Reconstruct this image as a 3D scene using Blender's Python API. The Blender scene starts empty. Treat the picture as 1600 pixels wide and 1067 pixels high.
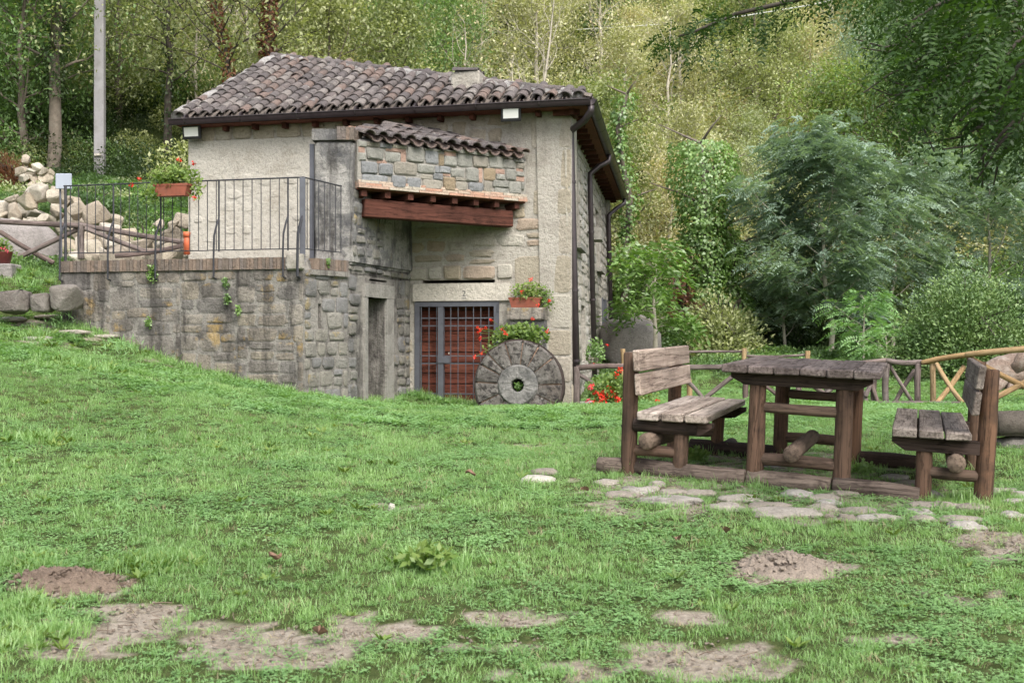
import bpy, bmesh, math, random
import numpy as np
from mathutils import Vector, Matrix, Euler, noise

S = bpy.context.scene
COL = S.collection
H0, F0 = 1.1, 1800.0            # eye height (m), focal length in pixels of the 1600 px photograph

# ------------------------------------------------------------------ camera, sky, sun, exposure
cd = bpy.data.cameras.new('camera'); cam = bpy.data.objects.new('camera', cd); COL.objects.link(cam)
cam.location = (0, 0, H0); cam.rotation_euler = (math.radians(90), 0, 0)
cd.sensor_width = 36; cd.lens = 36 * F0 / 1600; cd.clip_start = 0.1; cd.clip_end = 600
cd.dof.use_dof = True; cd.dof.focus_distance = 12.5; cd.dof.aperture_fstop = 7.0
S.camera = cam
W = bpy.data.worlds.new('World'); S.world = W; W.use_nodes = True
nt = W.node_tree; bg = nt.nodes['Background']
sky = nt.nodes.new('ShaderNodeTexSky'); sky.sky_type = 'NISHITA'; sky.sun_disc = False
SUN_EL, SUN_AZ = math.radians(50), math.radians(158)      # azimuth clockwise from +Y
sky.sun_elevation = SUN_EL; sky.sun_rotation = SUN_AZ; sky.dust_density = 4.0; sky.air_density = 1.0; sky.ozone_density = 1.0
hs = nt.nodes.new('ShaderNodeHueSaturation'); hs.inputs['Saturation'].default_value = 0.5
nt.links.new(sky.outputs[0], hs.inputs['Color']); nt.links.new(hs.outputs[0], bg.inputs[0]); bg.inputs[1].default_value = 0.14
sl = bpy.data.lights.new('sun', 'SUN'); sl.energy = 1.7; sl.angle = math.radians(34); sl.color = (1, 0.965, 0.915)
so = bpy.data.objects.new('sun', sl); COL.objects.link(so)
sdir = Vector((math.sin(SUN_AZ) * math.cos(SUN_EL), math.cos(SUN_AZ) * math.cos(SUN_EL), math.sin(SUN_EL)))
so.rotation_euler = sdir.to_track_quat('Z', 'Y').to_euler(); so.location = (0, -8, 20)
S.view_settings.view_transform = 'Standard'; S.view_settings.look = 'None'
S.view_settings.gamma = 1; S.view_settings.use_curve_mapping = False; S.view_settings.exposure = 1.08
S.render.engine = 'CYCLES'
S.cycles.max_bounces = 7; S.cycles.diffuse_bounces = 4; S.cycles.transmission_bounces = 4; S.cycles.glossy_bounces = 2
S.cycles.use_denoising = True; S.cycles.caustics_reflective = False; S.cycles.caustics_refractive = False

# ------------------------------------------------------------------ helpers
def P(px, py, d): return np.array([(px - 800) / F0 * d, d, H0 + (533.5 - py) / F0 * d])
def px_of(p): return 800 + F0 * p[0] / p[1], 533.5 - F0 * (p[2] - H0) / p[1]
ORG = {}
def org(o):
    return ORG.get(o.name, np.zeros(3)) if o is not None else np.zeros(3)
def newmesh(name, V, Fc, mat=None, smooth=False):
    me = bpy.data.meshes.new(name)
    if isinstance(Fc, np.ndarray):
        V = np.asarray(V, dtype=np.float32); n, k = Fc.shape
        me.vertices.add(len(V)); me.vertices.foreach_set('co', V.ravel())
        me.loops.add(n * k); me.loops.foreach_set('vertex_index', Fc.astype(np.int32).ravel())
        me.polygons.add(n); me.polygons.foreach_set('loop_start', np.arange(0, n * k, k, dtype=np.int32))
        me.update(calc_edges=True)
    else:
        me.from_pydata([tuple(map(float, v)) for v in V], [], [tuple(int(i) for i in f) for f in Fc]); me.update()
    if smooth: me.polygons.foreach_set('use_smooth', [True] * len(me.polygons))
    if mat: me.materials.append(mat)
    return me
def ob(name, VF, mat, parent=None, smooth=False, kind=None, label=None):
    V, Fc = VF
    V = np.asarray(V, dtype=float) - org(parent)
    o = bpy.data.objects.new(name, newmesh(name, V, Fc, mat, smooth)); COL.objects.link(o)
    if parent is not None: o.parent = parent; ORG[o.name] = org(parent)
    if kind: o['kind'] = kind
    if label: o['label'] = label
    return o
def tag(o, label, cat, group=None):
    o['label'] = label; o['category'] = cat
    if group: o['group'] = group
    return o
def thing(name, label, cat, loc=(0, 0, 0), group=None, mw=None):
    o = bpy.data.objects.new(name, None); COL.objects.link(o); o.empty_display_size = 0.2
    if mw is not None: o.matrix_world = mw
    else: o.location = tuple(map(float, loc)); ORG[o.name] = np.array(loc, dtype=float)
    return tag(o, label, cat, group)
def solo(name, VF, mat, label, cat, group=None, smooth=False, base=None):
    """a thing that is one mesh, its origin at its base"""
    V = np.asarray(VF[0], dtype=float)
    b = np.array(base if base is not None else [V[:, 0].mean(), V[:, 1].mean(), V[:, 2].min()])
    o = ob(name, (V - b, VF[1]), mat, None, smooth); o.location = tuple(b)
    return tag(o, label, cat, group)
def copy_tree(o, parent=None):
    c = o.copy(); COL.objects.link(c); c.parent = parent
    for ch in list(o.children): copy_tree(ch, c)
    return c
def join(*parts):
    V, Fs, n = [], [], 0
    for v, f in parts:
        v = np.asarray(v, dtype=float); V.append(v)
        Fs += [tuple(int(i) + n for i in q) for q in f]; n += len(v)
    return np.vstack(V), Fs
def xf(VF, m):
    m = np.array(m); V = np.asarray(VF[0], dtype=float)
    return V @ m[:3, :3].T + m[:3, 3], VF[1]
BF = [(0, 3, 2, 1), (4, 5, 6, 7), (0, 1, 5, 4), (1, 2, 6, 5), (2, 3, 7, 6), (3, 0, 4, 7)]
def box(x0, x1, y0, y1, z0, z1):
    return np.array([(x0, y0, z0), (x1, y0, z0), (x1, y1, z0), (x0, y1, z0), (x0, y0, z1), (x1, y0, z1), (x1, y1, z1), (x0, y1, z1)], float), list(BF)
def bevbox(x0, x1, y0, y1, z0, z1, b=0.006, jit=0.0, rng=random, seg=1, cuts=0):
    bm = bmesh.new(); bmesh.ops.create_cube(bm, size=1)
    for v in bm.verts:
        v.co = ((x0 if v.co.x < 0 else x1) + rng.uniform(-jit, jit), (y0 if v.co.y < 0 else y1) + rng.uniform(-jit, jit), (z0 if v.co.z < 0 else z1) + rng.uniform(-jit, jit))
    if cuts:
        L = max(((x1 - x0), 0), ((y1 - y0), 1), ((z1 - z0), 2))[1]
        es = [e for e in bm.edges if abs((e.verts[0].co - e.verts[1].co)[L]) > 0.6 * (x1 - x0, y1 - y0, z1 - z0)[L]]
        bmesh.ops.subdivide_edges(bm, edges=es, cuts=cuts, use_grid_fill=False)
        for v in bm.verts:
            v.co += Vector((rng.uniform(-jit, jit), rng.uniform(-jit, jit), rng.uniform(-jit, jit))) * 0.6
    bmesh.ops.bevel(bm, geom=[e for e in bm.edges if e.calc_face_angle(0) > 0.5], offset=b, segments=seg, affect='EDGES')
    bm.verts.index_update()
    V = np.array([v.co[:] for v in bm.verts]); Fs = [tuple(v.index for v in f.verts) for f in bm.faces]
    bm.free(); return V, Fs
def obb(a, b, w, h, up=(0, 0, 1)):
    """box along segment a-b, width w across, height h along up"""
    a, b = np.array(a, float), np.array(b, float); d = b - a; L = np.linalg.norm(d); d /= L
    up = np.array(up, float); s = np.cross(d, up); s /= np.linalg.norm(s); u = np.cross(s, d)
    V, Fs = box(-w / 2, w / 2, 0, L, -h / 2, h / 2)
    return a + V[:, :1] * s + V[:, 1:2] * d + V[:, 2:3] * u, Fs
def tube(path, r, n=8, caps=True, jit=0.0, rng=random):
    path = [np.array(p, float) for p in path]; m = len(path)
    rr = r if hasattr(r, '__len__') else [r] * m
    V, Fs = [], []; prev = None
    for i in range(m):
        t = path[min(i + 1, m - 1)] - path[max(i - 1, 0)]; t = t / (np.linalg.norm(t) + 1e-9)
        if prev is None:
            a = np.array([0, 0, 1.0]) if abs(t[2]) < .9 else np.array([1.0, 0, 0]); s = np.cross(t, a)
        else: s = prev - t * np.dot(prev, t)
        s /= np.linalg.norm(s) + 1e-9; prev = s; q = np.cross(t, s)
        for k in range(n):
            an = 2 * math.pi * k / n; R = rr[i] * (1 + rng.uniform(-jit, jit))
            V.append(path[i] + R * (math.cos(an) * s + math.sin(an) * q))
    for i in range(m - 1):
        for k in range(n):
            a, b = i * n + k, i * n + (k + 1) % n
            Fs.append((a, b, b + n, a + n))
    if caps: Fs.append(tuple(range(n - 1, -1, -1))); Fs.append(tuple((m - 1) * n + k for k in range(n)))
    return np.array(V), Fs
def log(a, b, r0, r1=None, n=12, seg=6, bend=0.01, jit=0.05, rng=random):
    a, b = np.array(a, float), np.array(b, float); r1 = r1 or r0; ps, rs = [], []
    o1 = np.array([rng.uniform(-1, 1) for _ in range(3)]) * bend
    for i in range(seg + 1):
        t = i / seg; ps.append(a + (b - a) * t + o1 * math.sin(math.pi * t)); rs.append(r0 + (r1 - r0) * t)
    L = np.linalg.norm(b - a); e = (b - a) / L * min(.008, L * .05)
    ps = [a] + [a + e] + ps[1:-1] + [b - e] + [b]; rs = [r0 * .9, r0] + rs[1:-1] + [r1, r1 * .9]
    return tube(ps, rs, n, True, jit, rng)
def hullrock(rng, sx, sy, sz, n=16, boxy=0.5):
    bm = bmesh.new()
    for _ in range(n):
        v = np.array([rng.gauss(0, 1) for _ in range(3)]); v /= np.linalg.norm(v); v = np.sign(v) * np.abs(v) ** boxy
        v *= rng.uniform(.82, 1.0)
        bm.verts.new((v[0] * sx, v[1] * sy, v[2] * sz))
    r = bmesh.ops.convex_hull(bm, input=bm.verts)
    bmesh.ops.delete(bm, geom=[g for g in r['geom_interior'] if isinstance(g, bmesh.types.BMVert)], context='VERTS')
    bmesh.ops.bevel(bm, geom=list(bm.edges), offset=min(sx, sy, sz) * .08, segments=1, affect='EDGES')
    bm.verts.index_update(); V = np.array([v.co[:] for v in bm.verts]); Fs = [tuple(v.index for v in f.verts) for f in bm.faces]; bm.free()
    return V, Fs
def blobrock(rng, sx, sy, sz, sub=2, amp=.18, seed=0):
    bm = bmesh.new(); bmesh.ops.create_icosphere(bm, subdivisions=sub, radius=1)
    for v in bm.verts:
        k = 1 + amp * noise.noise(v.co * 1.3 + Vector((seed * 7.1, seed * 3.3, 0))) + amp * .4 * noise.noise(v.co * 3.3 + Vector((seed, 0, 9)))
        c = v.co * k; c = Vector([math.copysign(abs(q) ** .8, q) for q in c]); v.co = (c.x * sx, c.y * sy, c.z * sz)
    bm.verts.index_update(); V = np.array([v.co[:] for v in bm.verts]); Fs = [tuple(v.index for v in f.verts) for f in bm.faces]; bm.free()
    return V, Fs

# ------------------------------------------------------------------ materials
MATS = {}
def mat(name):
    m = bpy.data.materials.new(name); m.use_nodes = True; nt = m.node_tree
    return m, nt, nt.nodes['Principled BSDF']
def node(nt, t, **kw):
    n = nt.nodes.new(t)
    for k, v in kw.items():
        if k.startswith('i_'): n.inputs[k[2:].replace('_', ' ')].default_value = v
        else: setattr(n, k, v)
    return n
def ramp(nt, fac, stops, interp='LINEAR'):
    r = nt.nodes.new('ShaderNodeValToRGB'); r.color_ramp.interpolation = interp
    e = r.color_ramp.elements
    while len(e) < len(stops): e.new(0.5)
    for i, (p, c) in enumerate(stops):
        e[i].position = p; e[i].color = (*c, 1) if hasattr(c, '__len__') else (c, c, c, 1)
    if fac is not None: nt.links.new(fac, r.inputs[0])
    return r
def mixc(nt, a, b, fac, mode='MIX'):
    m = nt.nodes.new('ShaderNodeMix'); m.data_type = 'RGBA'; m.blend_type = mode
    for s, v in ((m.inputs[6], a), (m.inputs[7], b), (m.inputs[0], fac)):
        if isinstance(v, (int, float)): s.default_value = v
        elif isinstance(v, tuple): s.default_value = (*v, 1)
        else: nt.links.new(v, s)
    return m.outputs[2]
def coords(nt, kind='Object', scale=(1, 1, 1), rand=False):
    tc = nt.nodes.new('ShaderNodeTexCoord'); mp = nt.nodes.new('ShaderNodeMapping'); mp.inputs['Scale'].default_value = scale
    if kind == 'World':
        g = nt.nodes.new('ShaderNodeNewGeometry'); nt.links.new(g.outputs['Position'], mp.inputs[0])
    else: nt.links.new(tc.outputs[kind], mp.inputs[0])
    if rand:
        oi = nt.nodes.new('ShaderNodeObjectInfo'); mm = nt.nodes.new('ShaderNodeMath'); mm.operation = 'MULTIPLY'; mm.inputs[1].default_value = 37.0
        nt.links.new(oi.outputs['Random'], mm.inputs[0]); nt.links.new(mm.outputs[0], mp.inputs['Location'])
    return mp.outputs[0]
def tex(nt, vec, scale, detail=4, rough=.6, kind='ShaderNodeTexNoise', dist=0):
    n = nt.nodes.new(kind); n.inputs['Scale'].default_value = scale
    if kind == 'ShaderNodeTexNoise':
        n.inputs['Detail'].default_value = detail; n.inputs['Roughness'].default_value = rough; n.inputs['Distortion'].default_value = dist
    nt.links.new(vec, n.inputs['Vector']); return n.outputs[0]
def bump(nt, b, h, strength=.4, dist=.01, prev=None):
    n = nt.nodes.new('ShaderNodeBump'); n.inputs['Strength'].default_value = strength; n.inputs['Distance'].default_value = dist
    nt.links.new(h, n.inputs['Height'])
    if prev is not None: nt.links.new(prev, n.inputs['Normal'])
    nt.links.new(n.outputs[0], b.inputs['Normal']); return n.outputs[0]
def island(nt): return nt.nodes.new('ShaderNodeNewGeometry').outputs['Random Per Island']
def objrand(nt): return nt.nodes.new('ShaderNodeObjectInfo').outputs['Random']
def stonemat(name, cols, spot=(.1, .1, .095), spotamt=.5, rough=.95, rnd='obj', bscale=1.0, extra=None, streak=None):
    """cols: list of albedos picked per stone; spot: lichen / dirt colour in blotches"""
    m, nt, b = mat(name); v = coords(nt, 'World')
    fac = objrand(nt) if rnd == 'obj' else island(nt)
    n = len(cols); r = ramp(nt, fac, [(i / n, c) for i, c in enumerate(cols)], 'CONSTANT')
    big = tex(nt, v, 3.0, 5, .65); med = tex(nt, v, 17, 6, .7); fine = tex(nt, v, 90, 3, .7)
    c = mixc(nt, r.outputs[0], spot, ramp(nt, big, [(.48, 0.0), (.66, spotamt)]).outputs[0])
    c = mixc(nt, c, tuple(q * .55 for q in spot), ramp(nt, med, [(.52, 0.0), (.72, spotamt * .9)]).outputs[0])
    if extra: c = mixc(nt, c, extra[0], ramp(nt, tex(nt, v, extra[1], 5, .7), [(extra[2], 0.0), (extra[2] + .08, extra[3])]).outputs[0])
    if streak:
        vs = coords(nt, 'World', (3.2, 3.2, .45)); c = mixc(nt, c, streak[0], ramp(nt, tex(nt, vs, 1.6, 6, .7), [(streak[1], 0.0), (streak[1] + .14, streak[2])]).outputs[0])
    c = mixc(nt, c, ramp(nt, med, [(.28, .62), (.5, 1.0), (.72, 1.28)]).outputs[0], .75, 'MULTIPLY')
    c = mixc(nt, c, ramp(nt, fine, [(.3, .72), (.7, 1.2)]).outputs[0], .7, 'MULTIPLY')
    nt.links.new(c, b.inputs['Base Color']); b.inputs['Roughness'].default_value = rough; b.inputs['Specular IOR Level'].default_value = .2
    p = bump(nt, b, med, min(1, .8 * bscale), .045); bump(nt, b, fine, min(1, .6 * bscale), .009, p)
    return m
def woodmat(name, axis, cols, dark=(.03, .022, .018), stain=.5, sc=1.0, rnd='obj'):
    """grain runs along the object's own axis"""
    m, nt, b = mat(name)
    s = [9.0, 9.0, 9.0]; s[axis] = .6; s2 = [60., 60., 60.]; s2[axis] = 2.2
    v = coords(nt, 'Object', tuple(s), True); v2 = coords(nt, 'Object', tuple(s2), True); vw = coords(nt, 'Object', (1, 1, 1), True)
    base = ramp(nt, objrand(nt) if rnd == 'obj' else island(nt), [(i / max(1, len(cols) - 1), c) for i, c in enumerate(cols)])
    g1 = tex(nt, v, sc, 4, .6, dist=.4); g2 = tex(nt, v2, sc, 3, .6); bl = tex(nt, vw, 4.5, 5, .65)
    c = mixc(nt, base.outputs[0], dark, ramp(nt, g1, [(.42, 0.0), (.75, .7)]).outputs[0])
    c = mixc(nt, c, dark, ramp(nt, g2, [(.5, 0.0), (.68, .6)]).outputs[0])
    c = mixc(nt, c, dark, ramp(nt, bl, [(.5, 0.0), (.63, stain)]).outputs[0])
    s3 = [16.0] * 3; s3[axis] = .9; cv = tex(nt, coords(nt, 'Object', tuple(s3), True), sc, 5, .65, dist=.25); ck = ramp(nt, cv, [(.488, 0.0), (.505, .6), (.522, 0.0)]).outputs[0]
    c = mixc(nt, c, tuple(q * .5 for q in dark), ck)
    c = mixc(nt, c, ramp(nt, tex(nt, vw, 1.7, 3, .6), [(.3, .72), (.7, 1.25)]).outputs[0], .8, 'MULTIPLY')
    nt.links.new(c, b.inputs['Base Color']); b.inputs['Roughness'].default_value = .88; b.inputs['Specular IOR Level'].default_value = .2
    inv = node(nt, 'ShaderNodeMath', operation='MULTIPLY'); inv.inputs[1].default_value = -1.0; nt.links.new(ck, inv.inputs[0])
    p = bump(nt, b, g2, .8, .008); p = bump(nt, b, g1, .5, .012, p); bump(nt, b, inv.outputs[0], .7, .012, p)
    return m
def plainmat(name, col, rough=.5, metal=0., var=.25, scale=12, dirt=None):
    m, nt, b = mat(name); v = coords(nt, 'World'); n1 = tex(nt, v, scale, 5, .65)
    c = mixc(nt, col, ramp(nt, n1, [(.25, 1 - var), (.75, 1 + var)]).outputs[0], 1.0, 'MULTIPLY')
    if dirt: c = mixc(nt, c, dirt[0], ramp(nt, tex(nt, v, dirt[1], 5, .7), [(.5, 0.0), (.68, dirt[2])]).outputs[0])
    nt.links.new(c, b.inputs['Base Color']); b.inputs['Roughness'].default_value = rough; b.inputs['Metallic'].default_value = metal
    bump(nt, b, n1, .15, .004); return m
def leafmat(name, cols, trans=.35, gloss=.03, clump=1.2, rough=.5):
    """cols dark..light, picked per leaf and by clump"""
    m = bpy.data.materials.new(name); m.use_nodes = True; nt = m.node_tree; nt.nodes.clear()
    out = nt.nodes.new('ShaderNodeOutputMaterial')
    isl = island(nt); v = coords(nt, 'World'); cl = tex(nt, v, clump, 2, .5)
    ad = node(nt, 'ShaderNodeMath', operation='MULTIPLY_ADD'); ad.inputs[1].default_value = .26; nt.links.new(isl, ad.inputs[0])
    cm = node(nt, 'ShaderNodeMapRange'); cm.inputs[1].default_value = .3; cm.inputs[2].default_value = .7; cm.inputs[4].default_value = .48; nt.links.new(cl, cm.inputs[0])
    a2 = node(nt, 'ShaderNodeMath', operation='MULTIPLY_ADD'); a2.inputs[1].default_value = .3
    nt.links.new(objrand(nt), a2.inputs[0]); nt.links.new(cm.outputs[0], a2.inputs[2]); nt.links.new(a2.outputs[0], ad.inputs[2])
    r = ramp(nt, ad.outputs[0], [(i / max(1, len(cols) - 1), c) for i, c in enumerate(cols)])
    d = nt.nodes.new('ShaderNodeBsdfDiffuse'); t = nt.nodes.new('ShaderNodeBsdfTranslucent'); g = nt.nodes.new('ShaderNodeBsdfGlossy'); g.inputs['Roughness'].default_value = rough
    nt.links.new(r.outputs[0], d.inputs[0])
    tc = mixc(nt, r.outputs[0], (1.25, 1.35, .6), 1.0, 'MULTIPLY'); nt.links.new(tc, t.inputs[0])
    m1 = nt.nodes.new('ShaderNodeMixShader'); m1.inputs[0].default_value = trans; nt.links.new(d.outputs[0], m1.inputs[1]); nt.links.new(t.outputs[0], m1.inputs[2])
    m2 = nt.nodes.new('ShaderNodeMixShader'); m2.inputs[0].default_value = gloss; nt.links.new(m1.outputs[0], m2.inputs[1]); nt.links.new(g.outputs[0], m2.inputs[2])
    nt.links.new(m2.outputs[0], out.inputs[0]); return m

# ------------------------------------------------------------------ terrain heights
def _pt(px, py, d): return tuple(P(px, py, d))
PU = np.array([.942, -.333, -.043]); PU /= np.linalg.norm(PU)
PV = np.array([.333, .943, .016]); PV -= PU * PV.dot(PU); PV /= np.linalg.norm(PV)
PW = np.cross(PU, PV); PO = P(1178, 757, 7.66) + PU * .2775     # middle of the picnic set's front line
CP = [_pt(*c) for c in [(0, 1067, 3.7), (800, 1067, 3.7), (1600, 1067, 3.7), (0, 900, 4.9), (0, 800, 6.2), (400, 800, 6.4), (800, 830, 6), (1200, 830, 6), (1600, 840, 6),
    (0, 680, 8.6), (0, 600, 11), (0, 560, 13), (0, 512, 16), (60, 497, 16.6), (200, 680, 9.5), (250, 620, 12), (200, 575, 14.5), (120, 515, 16.3), (200, 545, 16.1), (300, 578, 15.9), (400, 604, 15.6), (475, 618, 15.45),
    (500, 700, 9.8), (500, 650, 12.5), (800, 700, 10.5), (800, 660, 12.8), (800, 637, 15), (620, 637, 15.2), (1100, 650, 14), (1400, 650, 13), (1600, 640, 14), (1600, 705, 9.5),
    (1000, 628, 17), (1440, 630, 17), (1600, 622, 17), (985, 580, 24), (1100, 580, 22), (1100, 555, 26), (1250, 560, 24), (1450, 570, 22), (1100, 525, 31), (1300, 520, 30), (1600, 510, 28),
    (50, 430, 18), (0, 400, 20), (50, 335, 25), (200, 335, 25), (155, 280, 33), (0, 262, 34), (300, 300, 30), (960, 560, 30)]]
for u, v in ((-1.1, 0), (0, 0), (1.1, 0), (-1.1, 1.5), (0, 1.5), (1.1, 1.5)): CP.append(tuple(PO + PU * u + PV * v))
CP += [(-2.0, 17, .15), (-1.2, 18, .08), (0, 18, .05), (.9, 17.6, .05), (1.3, 19, .1), (2.0, 24, .35), (-6.9, 20.5, 2.15), (-5.6, 20, 2.15), (-8.6, 17.8, 2.15), (-2.6, 30.5, 3), (-5, 19, 1.6), (-3.4, 17.5, .6),
       (0, 0, 0), (-5, 0, .2), (5, 0, 0), (0, -12, 0), (-15, 5, 1.5), (15, 5, .3), (-15, 15, 3.2), (15, 15, .6), (-20, 25, 6.5), (20, 25, 2.5), (0, -40, 1), (-60, -40, 4), (60, -40, 1), (-60, 20, 12), (60, 20, 8)]
for X in (-70, -40, -20, -8, 6, 20, 40, 70):
    lf = max(0, min(1, (5 - X) / 15))
    for d, zr, zl in ((45, 10.5, 13.5), (60, 21, 24), (90, 42, 45), (120, 60, 62)): CP.append((X, d, zr + (zl - zr) * lf))
CP = np.array(CP); _n = len(CP); _c2 = .35 ** 2
_A = np.sqrt(((CP[:, None, :2] - CP[None, :, :2]) ** 2).sum(-1) + _c2); _B = np.zeros((_n + 1, _n + 1)); _B[:_n, :_n] = _A; _B[_n, :_n] = 1; _B[:_n, _n] = 1
_w = np.linalg.solve(_B, np.append(CP[:, 2], 0))
def gz(x, y):
    x, y = np.atleast_1d(np.asarray(x, float)), np.atleast_1d(np.asarray(y, float)); out = np.empty(x.shape).ravel(); xr, yr = x.ravel(), y.ravel()
    for i in range(0, len(xr), 20000):
        xs, ys = xr[i:i + 20000, None], yr[i:i + 20000, None]
        out[i:i + 20000] = np.sqrt((xs - CP[:, 0]) ** 2 + (ys - CP[:, 1]) ** 2 + _c2) @ _w[:_n] + _w[_n]
    return out.reshape(x.shape)
def gz1(x, y): return float(gz(x, y)[0])
def G(px, py, dmin=3.0, dmax=60):
    """first hit of a pixel's ray with the terrain"""
    ds = np.arange(dmin, dmax, .04); X = (px - 800) / F0 * ds; Z = H0 + (533.5 - py) / F0 * ds
    h = gz(X, ds) - Z; i = np.argmax(h > 0)
    if not (h > 0).any(): i = len(ds) - 1
    return np.array([X[i], ds[i], gz1(X[i], ds[i])])
def on(px, d, dz=0.0):
    X = (px - 800) / F0 * d; return np.array([X, d, gz1(X, d) + dz])
BARE = [(250, 985, 150, 26, 1), (420, 1015, 130, 32, 1), (600, 985, 95, 14, .9), (110, 1010, 90, 34, .8), (800, 965, 70, 16, .8), (780, 1005, 80, 14, .8), (1090, 1030, 120, 28, .95), (1190, 1040, 60, 20, .8), (1060, 970, 50, 12, .9),
        (1180, 795, 240, 16, .55), (1200, 740, 230, 30, .6), (1330, 772, 150, 22, .6), (1560, 850, 60, 22, .8), (1000, 770, 90, 14, .7), (130, 915, 90, 20, 1), (1230, 888, 85, 24, 1), (880, 695, 70, 6, .45), (640, 785, 60, 8, .3),
        (150, 505, 110, 13, .85), (270, 525, 110, 13, .75), (120, 535, 90, 7, .5), (330, 565, 90, 9, .7), (420, 593, 70, 8, .7), (900, 1050, 100, 15, .6), (540, 960, 50, 10, .6), (200, 955, 90, 15, .8), (1500, 930, 90, 14, .4), (1400, 1000, 80, 14, .4)]
def bareness(X, Y, Z):
    X, Y, Z = (np.asarray(q, float) for q in (X, Y, Z)); Yc = np.maximum(Y, .5); px = 800 + F0 * X / Yc; py = 533.5 - F0 * (Z - H0) / Yc; b = np.zeros(X.shape)
    for cx, cy, rx, ry, a in BARE:
        rx, ry = rx * .92, ry * (.8 if cy > 900 else .95)
        q = ((px - cx) / rx) ** 2 + ((py - cy) / ry) ** 2
        b = np.maximum(b, a * np.clip((2.3 - q) / 1.5, 0, 1.12) * (Y > 0))
    sel = b > .01; w = np.zeros(b.shape)
    w[sel] = [noise.noise(Vector((x * 4.5, y * 4.5, 2))) * .9 + noise.noise(Vector((x * 13, y * 13, 7))) * .8 + noise.noise(Vector((x * 35, y * 35, 1))) * .4 for x, y in zip(X[sel], Y[sel])]
    return np.clip(b - .2 + w * 1.15, 0, 1) * (b > .01)
# ------------------------------------------------------------------ shared materials
GREYST = [(.20, .20, .185), (.27, .26, .235), (.30, .27, .22), (.24, .245, .24), (.33, .31, .27), (.19, .195, .20)]
PALEST = [(.38, .335, .265), (.43, .395, .335), (.39, .33, .245), (.37, .345, .30), (.45, .42, .36), (.34, .295, .225), (.39, .31, .24)]
m_terr = stonemat('terrace_stone', [(.24, .21, .175), (.19, .172, .152), (.29, .255, .205), (.22, .20, .178), (.30, .27, .23), (.185, .172, .158)], (.075, .068, .062), .8, extra=((.36, .24, .08), 2.3, .57, .6), streak=((.05, .045, .042), .50, .75))
m_terrm = stonemat('terrace_mortar', [(.28, .262, .235)], (.08, .073, .067), .9, rough=1, streak=((.05, .045, .042), .50, .75))
m_terrr = stonemat('return_stone', [(.24, .23, .205), (.21, .205, .20), (.26, .245, .21), (.23, .225, .215), (.27, .255, .225)], (.09, .085, .075), .6, extra=((.30, .22, .08), 2.6, .58, .55))
m_wall = stonemat('wall_stone', PALEST, (.23, .21, .175), .5, extra=((.20, .185, .16), 1.2, .58, .35))
m_plas = stonemat('lime_mortar', [(.425, .395, .345)], (.24, .215, .18), .5, rough=1, extra=((.20, .18, .15), 1.0, .60, .3))
m_plasl = stonemat('lime_plaster', [(.50, .47, .41)], (.30, .26, .20), .35, rough=1, extra=((.24, .20, .15), .9, .62, .45))
m_side = stonemat('side_stone', [(.44, .41, .37), (.40, .365, .31), (.47, .445, .41), (.36, .33, .29)], (.24, .22, .20), .4, rnd='isl')
m_quoin = stonemat('quoin_stone', [(.38, .335, .26), (.40, .36, .30), (.36, .32, .25), (.42, .39, .33)], (.25, .22, .17), .35)
m_lint = stonemat('lintel_stone', [(.55, .51, .44)], (.33, .30, .25), .3)
m_jamb = stonemat('jamb_stone', [(.29, .28, .255), (.32, .305, .275)], (.14, .13, .115), .5)
m_pill = stonemat('pillar_render', [(.36, .345, .32)], (.05, .05, .05), .95, rough=1, extra=((.09, .09, .095), 1.6, .47, .65), streak=((.05, .045, .042), .50, .75))
PCOL = {'g': (.28, .275, .245), 'b': (.245, .25, .252), 'o': (.31, .245, .165), 'r': (.42, .285, .225), 't': (.31, .285, .24)}
m_par = {k: stonemat('parapet_' + n, [c, tuple(q * 1.12 for q in c), tuple(q * .88 for q in c)], tuple(q * .6 for q in c), .4) for (k, c), n in zip(PCOL.items(), ('green_stone', 'blue_stone', 'ochre_stone', 'brick', 'tan_stone'))}
m_brick = stonemat('coping_brick', [(.22, .165, .13), (.18, .145, .12), (.25, .19, .15), (.20, .165, .145)], (.09, .085, .08), .6)
m_brickp = stonemat('pale_brick', [(.50, .34, .26), (.52, .40, .31), (.50, .44, .36), (.50, .29, .21)], (.38, .33, .27), .3)
m_tile = stonemat('old_tile', [(.15, .125, .118), (.125, .108, .105), (.175, .148, .138), (.16, .14, .135), (.22, .195, .18), (.115, .10, .098), (.19, .14, .12)], (.085, .078, .075), .65, extra=((.36, .345, .31), 7.0, .60, .7))
m_tilep = stonemat('channel_tile', [(.20, .17, .15)], (.09, .085, .08), .5, rnd='isl')
m_tiler = stonemat('newer_tile', [(.48, .30, .22), (.42, .31, .25), (.45, .36, .30), (.30, .24, .21)], (.2, .17, .15), .5)
m_mort = stonemat('ridge_mortar', [(.36, .345, .33)], (.12, .115, .11), .6, rough=1)
m_soff = stonemat('soffit_brick', [(.22, .085, .055), (.18, .07, .05)], (.10, .05, .04), .5, rnd='isl')
m_beam = woodmat('red_beam', 0, [(.115, .044, .030), (.10, .038, .027)], (.035, .014, .01), .45)
m_door = woodmat('red_board', 0, [(.19, .062, .040), (.165, .052, .036), (.21, .075, .048)], (.05, .018, .012), .3)
m_gutter = plainmat('brown_gutter', (.045, .035, .037), .42, .3, .25, 8)
m_steel = plainmat('grey_steel', (.105, .108, .125), .5, .35, .2, 10)
m_iron = plainmat('rail_iron', (.045, .045, .052), .55, .4, .3, 20)
m_black = plainmat('black_metal', (.02, .02, .022), .45, .1)
m_glass = plainmat('lamp_glass', (.80, .80, .76), .25, 0, .05, 3)
m_dark = plainmat('dark_interior', (.06, .055, .05), 1, 0, .4, 5)
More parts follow.
